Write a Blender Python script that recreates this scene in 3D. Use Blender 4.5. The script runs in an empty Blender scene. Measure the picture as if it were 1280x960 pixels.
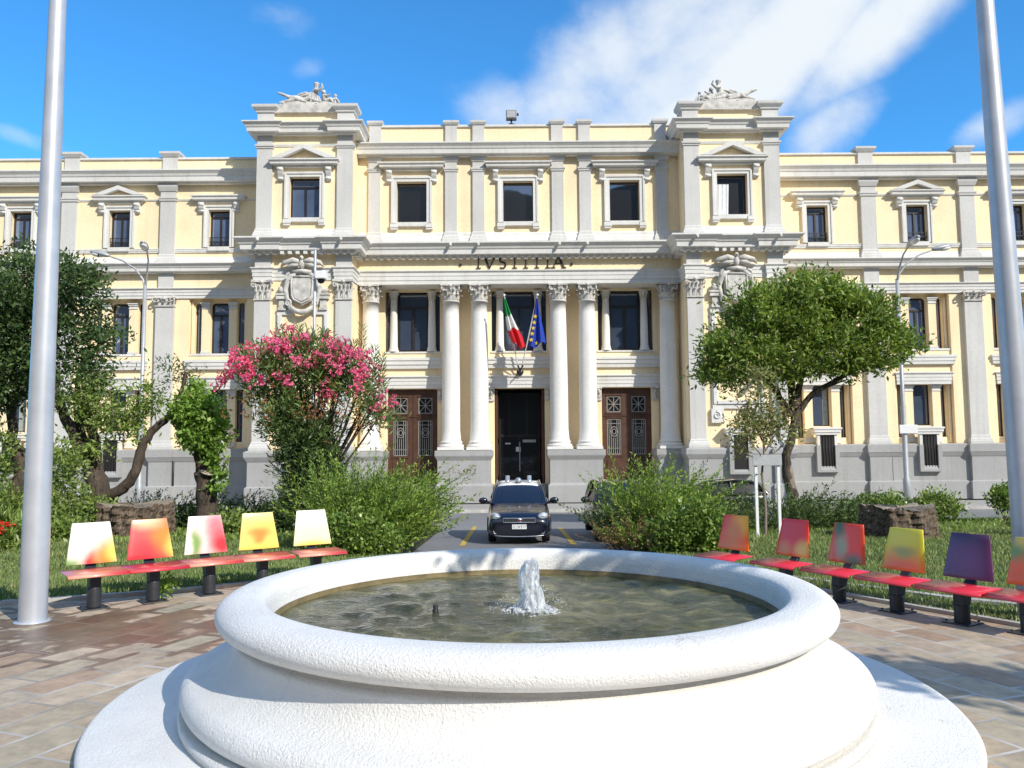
import bpy, bmesh, math, random
import numpy as np
from mathutils import Vector, Matrix, Euler
R = math.radians
random.seed(7)
rng = np.random.default_rng(11)
scene = bpy.context.scene
C = scene.collection
SUN = Vector((1.05, -1.16, 1.10)).normalized()      # direction towards the sun

# ------------------------------------------------------------------ mesh builder
class MB:
    def __init__(s):
        s.v = []; s.f = []; s.m = []; s.sm = []
    def add(s, vs, fs, mi=0, smooth=False):
        o = len(s.v); s.v.extend([tuple(p) for p in vs])
        for f in fs:
            s.f.append(tuple(i + o for i in f)); s.m.append(mi); s.sm.append(smooth)
        return s
    def box(s, x0, x1, y0, y1, z0, z1, mi=0):
        if x0 > x1: x0, x1 = x1, x0
        if y0 > y1: y0, y1 = y1, y0
        vs = [(x0,y0,z0),(x1,y0,z0),(x1,y1,z0),(x0,y1,z0),(x0,y0,z1),(x1,y0,z1),(x1,y1,z1),(x0,y1,z1)]
        return s.add(vs, [(0,3,2,1),(4,5,6,7),(0,1,5,4),(1,2,6,5),(2,3,7,6),(3,0,4,7)], mi)
    def prism(s, poly, y0, y1, mi=0, axis='y'):
        """polygon in XZ (or XY for axis z) extruded"""
        n = len(poly)
        if axis == 'y': a = [(p[0], y0, p[1]) for p in poly]; b = [(p[0], y1, p[1]) for p in poly]
        elif axis == 'z': a = [(p[0], p[1], y0) for p in poly]; b = [(p[0], p[1], y1) for p in poly]
        else: a = [(y0, p[0], p[1]) for p in poly]; b = [(y1, p[0], p[1]) for p in poly]
        fs = [tuple(range(n)), tuple(range(2*n-1, n-1, -1))] + [(i, i+n, (i+1) % n + n, (i+1) % n) for i in range(n)]
        return s.add(a + b, fs, mi)
    def lathe(s, prof, n=24, c=(0,0,0), mi=0, smooth=True, a0=0, a1=2*math.pi, cap=False):
        full = abs(a1-a0-2*math.pi) < 1e-6; k = n if full else n+1
        vs = []
        for (r, z) in prof:
            for i in range(k):
                t = a0 + (a1-a0)*i/n
                vs.append((c[0]+r*math.cos(t), c[1]+r*math.sin(t), c[2]+z))
        fs = []
        for j in range(len(prof)-1):
            for i in range(n):
                i2 = (i+1) % k if full else i+1
                fs.append((j*k+i, j*k+i2, (j+1)*k+i2, (j+1)*k+i))
        s.add(vs, fs, mi, smooth)
        if cap:
            s.add(vs[:k], [tuple(range(k-1,-1,-1))], mi); s.add(vs[-k:], [tuple(range(k))], mi)
        return s
    def tube(s, pts, rad, n=8, mi=0, smooth=True, cap=True):
        pts = [Vector(p) for p in pts]
        if not hasattr(rad, '__len__'): rad = [rad]*len(pts)
        vs = []; u = None
        for i, p in enumerate(pts):
            d = (pts[min(i+1, len(pts)-1)] - pts[max(i-1, 0)])
            if d.length < 1e-9: d = Vector((0,0,1))
            d.normalize()
            if u is None:
                u = d.orthogonal().normalized()
            else:
                u = (u - d*u.dot(d))
                u = u.normalized() if u.length > 1e-6 else d.orthogonal().normalized()
            w = d.cross(u)
            for k in range(n):
                t = 2*math.pi*k/n
                vs.append(p + (u*math.cos(t) + w*math.sin(t))*rad[i])
        fs = []
        for i in range(len(pts)-1):
            for k in range(n):
                fs.append((i*n+k, i*n+(k+1) % n, (i+1)*n+(k+1) % n, (i+1)*n+k))
        s.add(vs, fs, mi, smooth)
        if cap:
            s.add(vs[:n], [tuple(range(n-1,-1,-1))], mi); s.add(vs[-n:], [tuple(range(n))], mi)
        return s
    def ball(s, c, r, nu=10, nv=7, mi=0, rot=None):
        if not hasattr(r, '__len__'): r = (r, r, r)
        vs = []
        for j in range(nv+1):
            ph = math.pi*j/nv
            for i in range(nu):
                t = 2*math.pi*i/nu
                p = Vector((r[0]*math.sin(ph)*math.cos(t), r[1]*math.sin(ph)*math.sin(t), r[2]*math.cos(ph)))
                if rot: p = rot @ p
                vs.append((c[0]+p.x, c[1]+p.y, c[2]+p.z))
        fs = []
        for j in range(nv):
            for i in range(nu):
                fs.append((j*nu+i, (j+1)*nu+i, (j+1)*nu+(i+1) % nu, j*nu+(i+1) % nu))
        return s.add(vs, fs, mi, True)
    def sweep(s, path, prof, mi=0):
        """axis-aligned plan path left to right (outside = towards the camera), profile of (projection, z)"""
        n = len(path); nr = []
        for i in range(n-1):
            dx, dy = path[i+1][0]-path[i][0], path[i+1][1]-path[i][1]
            l = math.hypot(dx, dy); nr.append((dy/l, -dx/l))
        vs = []
        for i in range(n):
            a = nr[max(i-1, 0)]; b = nr[min(i, n-2)]
            o = a if abs(a[0]*b[0]+a[1]*b[1]-1) < 1e-6 else (a[0]+b[0], a[1]+b[1])
            for (p, z) in prof: vs.append((path[i][0]+o[0]*p, path[i][1]+o[1]*p, z))
        k = len(prof); fs = []
        for i in range(n-1):
            for j in range(k-1):
                fs.append((i*k+j, (i+1)*k+j, (i+1)*k+j+1, i*k+j+1))
        fs += [tuple(range(k)), tuple(range(n*k-1, (n-1)*k-1, -1))]
        return s.add(vs, fs, mi)
    def wall(s, x0, x1, z0, z1, y, holes, depth=.3, mi=0, mr=0):
        """front face at y with rectangular holes (hx0,hx1,hz0,hz1) and their reveals"""
        xs = sorted({x0, x1, *[min(max(h[k], x0), x1) for h in holes for k in (0,1)]})
        zs = sorted({z0, z1, *[min(max(h[k], z0), z1) for h in holes for k in (2,3)]})
        for i in range(len(xs)-1):
            for j in range(len(zs)-1):
                cx, cz = (xs[i]+xs[i+1])/2, (zs[j]+zs[j+1])/2
                if any(h[0] < cx < h[1] and h[2] < cz < h[3] for h in holes): continue
                s.add([(xs[i],y,zs[j]),(xs[i+1],y,zs[j]),(xs[i+1],y,zs[j+1]),(xs[i],y,zs[j+1])], [(0,1,2,3)], mi)
        for h in holes:
            a, b, c, d = h[:4]; y2 = y+depth
            s.add([(a,y,c),(a,y2,c),(a,y2,d),(a,y,d)], [(0,1,2,3)], mr)
            s.add([(b,y,c),(b,y2,c),(b,y2,d),(b,y,d)], [(3,2,1,0)], mr)
            s.add([(a,y,c),(b,y,c),(b,y2,c),(a,y2,c)], [(0,1,2,3)], mr)
            s.add([(a,y,d),(b,y,d),(b,y2,d),(a,y2,d)], [(3,2,1,0)], mr)
        return s
    def xf(s, M, start=0):
        s.v[start:] = [tuple(M @ Vector(p)) for p in s.v[start:]]
        return s
    def build(s, name, mats, parent=None, recalc=False):
        me = bpy.data.meshes.new(name)
        me.from_pydata(s.v, [], s.f)
        if not isinstance(mats, (list, tuple)): mats = [mats]
        for m in mats: me.materials.append(m)
        me.polygons.foreach_set('material_index', s.m)
        me.polygons.foreach_set('use_smooth', s.sm)
        if recalc:
            bm = bmesh.new(); bm.from_mesh(me); bmesh.ops.remove_doubles(bm, verts=bm.verts, dist=1e-5)
            bmesh.ops.recalc_face_normals(bm, faces=bm.faces); bm.to_mesh(me); bm.free()
        me.update()
        o = bpy.data.objects.new(name, me); C.objects.link(o)
        if parent: o.parent = parent
        return o

def tag(o, label=None, cat=None, group=None, kind=None):
    if label: o['label'] = label
    if cat: o['category'] = cat
    if group: o['group'] = group
    if kind: o['kind'] = kind
    return o
def thing(name, label, cat, loc=(0,0,0), rotz=0, group=None):
    o = bpy.data.objects.new(name, None); C.objects.link(o)
    o.location = loc; o.rotation_euler = (0, 0, rotz); o.empty_display_size = .2
    return tag(o, label, cat, group)
def copy_tree(o, parent=None):
    c = o.copy(); C.objects.link(c); c.parent = parent
    for ch in list(o.children): copy_tree(ch, c)
    return c
def grade(y): return .07-.028*y                      # ground falls gently towards the courthouse, set to keep image positions
K = .8818                                            # depth factor rescaling points placed for an earlier, longer focal length
def site(p):                                         # image-derived point, depth rescaled -> place on the sloping ground
    y = p[1]*K; return (p[0], y, p[2]+grade(y))
def onto(p): return (p[0], p[1]-5.67, p[2]-1.115)    # image-derived courthouse points, shifted along with the building
def bevel(o, w=.01, seg=2):
    m = o.modifiers.new('bevel', 'BEVEL'); m.width = w; m.segments = seg; m.limit_method = 'ANGLE'; m.angle_limit = R(40)
    return o

# ------------------------------------------------------------------ materials
class NT:
    def __init__(s, name):
        s.mat = bpy.data.materials.new(name); s.mat.use_nodes = True
        s.t = s.mat.node_tree; s.n = s.t.nodes; s.l = s.t.links
        s.bsdf = s.n['Principled BSDF']; s.out = s.n['Material Output']
    def new(s, ty, **kw):
        n = s.n.new(ty)
        for k, v in kw.items(): setattr(n, k, v)
        return n
    def link(s, a, b): s.l.new(a, b)
    def coord(s, kind='Object'):
        return s.new('ShaderNodeTexCoord').outputs[kind]
    def noise(s, scale, detail=4, rough=.6, vec=None, dist=0):
        n = s.new('ShaderNodeTexNoise'); n.inputs['Scale'].default_value = scale
        n.inputs['Detail'].default_value = detail; n.inputs['Roughness'].default_value = rough
        n.inputs['Distortion'].default_value = dist
        s.link(vec or s.coord(), n.inputs['Vector'])
        return n.outputs['Fac']
    def ramp(s, fac, stops, interp='LINEAR'):
        r = s.new('ShaderNodeValToRGB'); r.color_ramp.interpolation = interp
        e = r.color_ramp.elements
        while len(e) < len(stops): e.new(.5)
        for i, (p, c) in enumerate(stops):
            e[i].position = p; e[i].color = (*c, 1) if len(c) == 3 else c
        s.link(fac, r.inputs['Fac']); return r.outputs['Color']
    def mix(s, fac, a, b, blend='MIX'):
        m = s.new('ShaderNodeMix', data_type='RGBA', blend_type=blend)
        for i, x in ((0, fac), (6, a), (7, b)):
            if isinstance(x, (int, float)): m.inputs[i].default_value = x
            elif isinstance(x, tuple): m.inputs[i].default_value = (*x, 1) if len(x) == 3 else x
            else: s.link(x, m.inputs[i])
        return m.outputs[2]
    def math(s, op, a, b=0.0, c=None):
        m = s.new('ShaderNodeMath', operation=op)
        for i, x in enumerate((a, b) if c is None else (a, b, c)):
            if isinstance(x, (int, float)): m.inputs[i].default_value = x
            else: s.link(x, m.inputs[i])
        return m.outputs[0]
    def bump(s, h, strength=.3, dist=.02):
        b = s.new('ShaderNodeBump'); b.inputs['Strength'].default_value = strength; b.inputs['Distance'].default_value = dist
        s.link(h, b.inputs['Height']); s.link(b.outputs['Normal'], s.bsdf.inputs['Normal'])
    def base(s, c): 
        if isinstance(c, tuple): s.bsdf.inputs['Base Color'].default_value = (*c, 1)
        else: s.link(c, s.bsdf.inputs['Base Color'])
    def set(s, **kw):
        for k, v in kw.items(): s.bsdf.inputs[k.replace('_', ' ')].default_value = v
        return s

def m_plain(name, col, rough=.6, metal=0, var=.12, scale=8, spec=.5, bump=0, bscale=40):
    t = NT(name)
    c0 = tuple(x*(1-var) for x in col); c1 = tuple(min(1, x*(1+var)) for x in col)
    t.base(t.ramp(t.noise(scale), [(.3, c0), (.7, c1)]))
    t.set(Roughness=rough, Metallic=metal, Specular_IOR_Level=spec)
    if bump: t.bump(t.noise(bscale, 5), bump, .01)
    return t.mat
def m_wall(name, col, dirt=(.5, .47, .42), amount=.35, bump=.25, spot=0.0):
    """painted render with large faint patches, vertical rain streaks and a fine grain"""
    t = NT(name); co = t.coord()
    big = t.noise(.35, 5, .6, co)
    mp = t.new('ShaderNodeMapping'); mp.inputs['Scale'].default_value = (2.2, 2.2, .12); t.link(co, mp.inputs['Vector'])
    st = t.noise(1.0, 6, .65, mp.outputs['Vector'])
    fine = t.noise(9, 6, .7, co)
    a = t.ramp(big, [(.3, tuple(x*.9 for x in col)), (.7, tuple(min(1, x*1.06) for x in col))])
    s2 = t.ramp(st, [(.52, (0,0,0)), (.78, (1,1,1))])
    b = t.mix(t.math('MULTIPLY', s2, amount), a, tuple(x*y*1.25 for x, y in zip(col, dirt)))
    f = t.ramp(fine, [(.35, (.93,.93,.93)), (.65, (1.05,1.05,1.05))])
    t.base(t.mix(1.0, b, f, 'MULTIPLY'))
    t.set(Roughness=.9, Specular_IOR_Level=.2)
    t.bump(t.noise(30, 6, .7, co), bump, .02)
    return t.mat
M = {}
M['stucco'] = m_wall('yellow_stucco', (.95, .775, .51), amount=.34)
M['brickish'] = M['stucco']
M['pilaster'] = m_wall('grey_render', (.60, .59, .57), amount=.45, bump=.5)
M['trim'] = m_wall('pale_trim', (.71, .70, .67), amount=.5)
M['column'] = m_wall('column_stone', (.77, .755, .72), amount=.3)
M['plinth'] = m_wall('plinth_stone', (.37, .37, .365), amount=.5, bump=.5)
M['roof'] = m_plain('roof_sheet', (.12, .11, .10), .8)
M['carve'] = m_plain('carved_stone', (.55, .53, .49), .9, var=.3, scale=3, bump=.4, bscale=14)
M['interior'] = m_plain('dark_interior', (.012, .01, .009), .8)
M['wood'] = m_plain('dark_door_wood', (.075, .032, .018), .5, var=.3, scale=3)
M['iron'] = m_plain('wrought_iron', (.02, .02, .022), .5)
M['grille'] = m_plain('pale_iron_grille', (.33, .32, .30), .5, metal=.3)
M['frame'] = m_plain('dark_window_frame', (.018, .014, .013), .45)
M['frame2'] = m_plain('brown_window_frame', (.03, .022, .018), .45)
M['bronze'] = m_plain('bronze_letters', (.03, .022, .015), .6)
def m_glass(name, col, mixf=.45, rough=.02):
    t = NT(name)
    t.base(t.ramp(t.noise(.4, 3), [(.35, tuple(x*.6 for x in col)), (.7, col)])); t.set(Roughness=.3)
    g = t.new('ShaderNodeBsdfGlossy'); g.inputs['Roughness'].default_value = rough; g.inputs['Color'].default_value = (.75,.82,.95,1)
    b = t.new('ShaderNodeBump'); b.inputs['Strength'].default_value = .02; b.inputs['Distance'].default_value = .05
    t.link(t.noise(.8, 2), b.inputs['Height']); t.link(b.outputs['Normal'], g.inputs['Normal'])
    mx = t.new('ShaderNodeMixShader'); mx.inputs[0].default_value = mixf
    t.link(t.bsdf.outputs[0], mx.inputs[1]); t.link(g.outputs[0], mx.inputs[2]); t.link(mx.outputs[0], t.out.inputs['Surface'])
    return t.mat
M['glass'] = m_glass('window_glass', (.07, .095, .15), .26)
M['glass_dark'] = m_glass('dark_window_glass', (.010, .008, .008), .22)
M['glass_sky'] = m_glass('sky_tinted_window_glass', (.14, .20, .34), .28)  # blue base colour stands in for sky reflected in the panes
M['glass_car'] = m_glass('car_glass', (.012, .014, .018), .09)
M['blind'] = m_plain('grey_blind', (.30,.33,.32), .8, var=.2)
M['curtain'] = m_plain('white_curtain', (.7, .74, .8), .9)
def m_pole():
    t = NT('galvanised_pole')
    t.base(t.ramp(t.noise(3, 5), [(.3, (.44,.46,.50)), (.7, (.56,.58,.62))])); t.set(Roughness=.42, Metallic=.35)
    return t.mat
M['pole'] = m_pole()
M['lamp_metal'] = m_plain('lamp_metal', (.42, .43, .44), .5, metal=.3)
M['lens'] = m_plain('lamp_lens', (.8, .8, .78), .2)
M['black'] = m_plain('black_metal', (.028, .030, .035), .45, var=.3)
M['white'] = m_plain('white_paint', (.8, .8, .8), .45, var=.04)
M['rubber'] = m_plain('tyre_rubber', (.018, .018, .018), .85)
M['chrome'] = m_plain('bright_metal', (.7, .7, .72), .25, metal=.9, var=.05)
def m_paint(name, col, rough=.25):
    t = NT(name); t.base(tuple(col)); t.set(Roughness=rough, Coat_Weight=.8, Coat_Roughness=.06)
    t.base(t.ramp(t.noise(2, 4), [(.3, tuple(x*.85 for x in col)), (.7, tuple(min(1, x*1.1) for x in col))]))
    return t.mat
M['navy'] = m_paint('navy_car_paint', (.008, .009, .018))
M['darkgreen'] = m_paint('dark_car_paint', (.016, .017, .016))
M['carwhite'] = m_paint('white_car_paint', (.75, .75, .75), .35)
M['plastic'] = m_plain('black_plastic', (.012, .012, .013), .5)
M['plate'] = m_plain('plate_white', (.75, .75, .75), .4, var=.03)
M['ink'] = m_plain('plate_ink', (.02, .02, .03), .5)
M['amber'] = m_plain('amber_lens', (.75, .22, .03), .3)
M['bluelens'] = m_plain('beacon_lens', (.30, .34, .42), .12)
def m_lens():
    t = NT('headlight_lens'); t.base(t.ramp(t.noise(14, 2), [(.35, (.18,.2,.23)), (.6, (.75,.78,.8))])); t.set(Roughness=.08, Metallic=.4, Coat_Weight=1.0)
    return t.mat
M['headlight'] = m_lens()

def m_leaf(name, dark, light, trans=.3, rough=.45, patch=.8, tip=None):
    t = NT(name)
    g = t.new('ShaderNodeNewGeometry')
    isl = g.outputs['Random Per Island']
    stops = [(.0, dark), (.75, light)] + ([(.93, light), (.97, tip)] if tip else [])
    c = t.ramp(isl, stops)
    n = t.noise(patch, 3, .6)
    c2 = t.mix(1.0, c, t.ramp(n, [(.3, (.72,.75,.7)), (.7, (1.2,1.15,1.0))]), 'MULTIPLY')
    t.base(c2); t.set(Roughness=rough, Specular_IOR_Level=.4)
    tr = t.new('ShaderNodeBsdfTranslucent')
    t.link(t.mix(1.0, c2, (1.25, 1.3, .6), 'MULTIPLY'), tr.inputs['Color'])
    mx = t.new('ShaderNodeMixShader'); mx.inputs[0].default_value = trans
    t.link(t.bsdf.outputs[0], mx.inputs[1]); t.link(tr.outputs[0], mx.inputs[2]); t.link(mx.outputs[0], t.out.inputs['Surface'])
    return t.mat
M['leaf_dark'] = m_leaf('dark_evergreen_leaf', (0.040, 0.081, 0.032), (0.110, 0.175, 0.065), .22, .35)
M['leaf_tree'] = m_leaf('fresh_tree_leaf', (0.108, 0.195, 0.043), (0.293, 0.390, 0.098), .35, .45, tip=(.24,.24,.06))
M['leaf_ivy'] = m_leaf('ivy_leaf', (0.121, 0.243, 0.051), (0.324, 0.486, 0.112), .35, .4)
M['leaf_shrub'] = m_leaf('light_shrub_leaf', (0.116, 0.198, 0.050), (0.330, 0.429, 0.132), .35, .4, tip=(.33,.33,.13))
M['leaf_oleander'] = m_leaf('oleander_leaf', (0.085, 0.160, 0.056), (0.225, 0.319, 0.112), .25, .4, tip=(.22,.13,.05))
M['leaf_feather'] = m_leaf('feathery_leaf', (.10, .19, .035), (.34, .47, .10), .35, .5, tip=(.34,.36,.14))
M['leaf_juniper'] = m_leaf('dark_feathery_leaf', (0.053, 0.105, 0.038), (0.150, 0.210, 0.075), .25, .5)
M['leaf_round'] = m_leaf('glossy_round_leaf', (0.069, 0.147, 0.031), (0.259, 0.362, 0.086), .25, .3, tip=(.36,.38,.13))
M['leaf_dry'] = m_leaf('dry_twig_leaf', (.16, .11, .05), (.30, .21, .10), .2, .7)
M['leaf_young'] = m_leaf('sapling_leaf', (0.135, 0.180, 0.075), (0.360, 0.375, 0.165), .3, .4, tip=(.42,.28,.14))
M['pink'] = m_leaf('pink_petal', (.72, .055, .26), (.92, .22, .45), .3, .6)
M['rust'] = m_leaf('faded_petal', (.30, .10, .05), (.45, .22, .12), .3, .7)
M['red'] = m_plain('red_petal', (.7, .02, .01), .6)
def m_grass():
    t = NT('grass_blade'); g = t.new('ShaderNodeNewGeometry'); co = t.coord()
    c = t.ramp(g.outputs['Random Per Island'], [(0, (.11,.19,.045)), (.6, (.27,.37,.11)), (.85, (.38,.45,.17)), (.95, (.50,.48,.25))])
    dry = t.ramp(t.noise(.9, 6, .7, co), [(.50, (0,0,0)), (.68, (1,1,1))]); c = t.mix(t.math('MULTIPLY', dry, .6), c, (.36,.33,.16))
    c = t.mix(1.0, c, t.ramp(t.noise(2.5, 4, .6, co), [(.3, (.6,.65,.6)), (.7, (1.25,1.2,1.1))]), 'MULTIPLY')
    t.base(c); t.set(Roughness=.5); tr = t.new('ShaderNodeBsdfTranslucent'); t.link(c, tr.inputs['Color'])
    mx = t.new('ShaderNodeMixShader'); mx.inputs[0].default_value = .35; t.link(t.bsdf.outputs[0], mx.inputs[1]); t.link(tr.outputs[0], mx.inputs[2]); t.link(mx.outputs[0], t.out.inputs['Surface'])
    return t.mat
M['grass'] = m_grass()
def m_bark(name, a, b):
    t = NT(name); co = t.coord()
    mp = t.new('ShaderNodeMapping'); mp.inputs['Scale'].default_value = (9, 9, 2); t.link(co, mp.inputs['Vector'])
    n = t.noise(1.2, 7, .7, mp.outputs['Vector'], 1.0)
    t.base(t.ramp(n, [(.35, a), (.65, b)])); t.set(Roughness=.9); t.bump(n, .8, .05)
    return t.mat
M['bark'] = m_bark('brown_bark', (.03, .022, .016), (.12, .09, .065))
M['bark_pale'] = m_bark('pale_bark', (.16, .13, .10), (.32, .27, .21))
M['cutwood'] = m_bark('cut_wood', (.32, .26, .19), (.50, .43, .34))
M['stump'] = m_bark('stump_bark', (.025, .017, .012), (.22, .16, .11))

def m_white_stone():
    t = NT('white_painted_masonry'); co = t.coord()
    base = t.ramp(t.noise(1.6, 5, .6, co), [(.3, (.74,.72,.685)), (.65, (.84,.825,.79))])
    speck = t.ramp(t.noise(38, 4, .8, co), [(.60, (0,0,0)), (.72, (1,1,1))])
    big = t.ramp(t.noise(2.2, 6, .7, co), [(.50, (0,0,0)), (.70, (1,1,1))])
    c = t.mix(t.math('MULTIPLY', t.math('MULTIPLY', speck, big), .7), base, (.36, .34, .30))
    vo = t.new('ShaderNodeTexVoronoi', feature='DISTANCE_TO_EDGE'); vo.inputs['Scale'].default_value = 1.1
    wn = t.new('ShaderNodeTexNoise'); wn.inputs['Scale'].default_value = 3; wn.inputs['Detail'].default_value = 6; t.link(co, wn.inputs['Vector'])
    t.link(t.mix(.25, co, wn.outputs['Color']), vo.inputs['Vector'])
    crack = t.ramp(vo.outputs['Distance'], [(.0, (1,1,1)), (.006, (0,0,0))])
    c = t.mix(t.math('MULTIPLY', t.math('MULTIPLY', crack, big), .6), c, (.25, .22, .19))
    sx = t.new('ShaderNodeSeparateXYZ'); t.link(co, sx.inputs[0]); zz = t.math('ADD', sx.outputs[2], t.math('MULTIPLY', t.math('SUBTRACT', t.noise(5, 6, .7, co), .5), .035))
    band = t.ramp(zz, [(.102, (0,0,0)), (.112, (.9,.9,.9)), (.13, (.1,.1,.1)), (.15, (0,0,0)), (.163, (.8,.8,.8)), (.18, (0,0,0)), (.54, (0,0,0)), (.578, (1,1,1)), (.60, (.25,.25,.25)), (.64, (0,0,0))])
    c = t.mix(t.math('MULTIPLY', band, .55), c, (.40, .35, .27))  # grime under lip and in base creases, doubling as painted occlusion shade
    pits = t.ramp(t.noise(95, 3, .8, co), [(.66, (0,0,0)), (.72, (1,1,1))]); c = t.mix(t.math('MULTIPLY', pits, .5), c, (.45,.42,.37))
    t.base(c); t.set(Roughness=.85, Specular_IOR_Level=.25)
    h = t.math('ADD', t.noise(75, 3, .7, co), t.math('MULTIPLY', t.noise(30, 3, .7, co), .45))
    t.bump(h, .85, .014)
    return t.mat
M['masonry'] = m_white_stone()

def m_water():
    t = NT('pool_water'); co = t.coord()
    mp = t.new('ShaderNodeMapping'); mp.inputs['Scale'].default_value = (1.0, 1.7, 1); t.link(co, mp.inputs['Vector'])
    # rings travelling out from the jet, broken up by noise
    sp = t.new('ShaderNodeVectorMath', operation='LENGTH'); mq = t.new('ShaderNodeMapping'); mq.inputs['Location'].default_value = (.31, -5.9, 0); t.link(co, mq.inputs['Vector'])
    sq = t.new('ShaderNodeVectorMath', operation='MULTIPLY'); sq.inputs[1].default_value = (1, 1, 0); t.link(mq.outputs['Vector'], sq.inputs[0]); t.link(sq.outputs[0], sp.inputs[0])
    nz = t.noise(2.4, 5, .62, mp.outputs['Vector'], 1.8)
    ring = t.math('SINE', t.math('MULTIPLY', t.math('ADD', sp.outputs['Value'], t.math('MULTIPLY', nz, .75)), 27))
    vo = t.new('ShaderNodeTexVoronoi', feature='DISTANCE_TO_EDGE'); vo.inputs['Scale'].default_value = 4.2
    wn2 = t.new('ShaderNodeTexNoise'); wn2.inputs['Scale'].default_value = 2.5; t.link(co, wn2.inputs['Vector'])
    t.link(t.mix(.45, mp.outputs['Vector'], wn2.outputs['Color']), vo.inputs['Vector'])
    ca = t.ramp(vo.outputs['Distance'], [(.0, (.20,.18,.09)), (.06, (.10,.095,.04)), (.25, (.055,.060,.026))])  # voronoi edges: caustic light lines painted into the water colour
    fl = t.ramp(t.noise(2.0, 7, .72, mp.outputs['Vector'], 1.2), [(.36, (.035,.042,.018)), (.52, (.10,.10,.045)), (.70, (.32,.28,.15))])
    big = t.ramp(t.noise(.8, 3, .6, co), [(.38, (.55,.58,.52)), (.66, (1.3,1.25,1.15))])
    t.base(t.mix(1.0, t.mix(.88, ca, fl), big, 'MULTIPLY'))
    t.set(Roughness=.04, IOR=1.33, Specular_IOR_Level=.7)
    h = t.math('ADD', t.math('MULTIPLY', ring, .22), t.math('ADD', t.math('MULTIPLY', nz, 1.6), t.math('MULTIPLY', t.noise(9, 4, .6, mp.outputs['Vector'], 1.0), .5)))
    t.bump(t.math('ADD', nz, t.noise(9, 4, .6, mp.outputs['Vector'], 1.0)), .5, .03)
    return t.mat
M['water'] = m_water()
def m_foam():
    t = NT('foaming_water'); co = t.coord()
    mp = t.new('ShaderNodeMapping'); mp.inputs['Scale'].default_value = (34, 34, 9); t.link(co, mp.inputs['Vector'])
    n = t.noise(1, 5, .65, mp.outputs['Vector'], .8)
    t.base(t.ramp(n, [(.3, (.70,.75,.79)), (.6, (.95,.96,.97))])); t.set(Roughness=.25, Specular_IOR_Level=.6)
    t.bump(n, .9, .03)
    tl = t.new('ShaderNodeBsdfTranslucent'); tl.inputs['Color'].default_value = (.9,.94,.97,1)
    m1 = t.new('ShaderNodeMixShader'); m1.inputs[0].default_value = .35; t.link(t.bsdf.outputs[0], m1.inputs[1]); t.link(tl.outputs[0], m1.inputs[2])
    g = t.new('ShaderNodeBsdfGlass'); g.inputs['IOR'].default_value = 1.2; g.inputs['Roughness'].default_value = .03
    m2 = t.new('ShaderNodeMixShader'); t.link(t.ramp(n, [(.36, (.85,.85,.85)), (.54, (0,0,0))]), m2.inputs[0]); t.link(m1.outputs[0], m2.inputs[1]); t.link(g.outputs[0], m2.inputs[2]); t.link(m2.outputs[0], t.out.inputs['Surface'])
    return t.mat
M['foam'] = m_foam()

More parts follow.
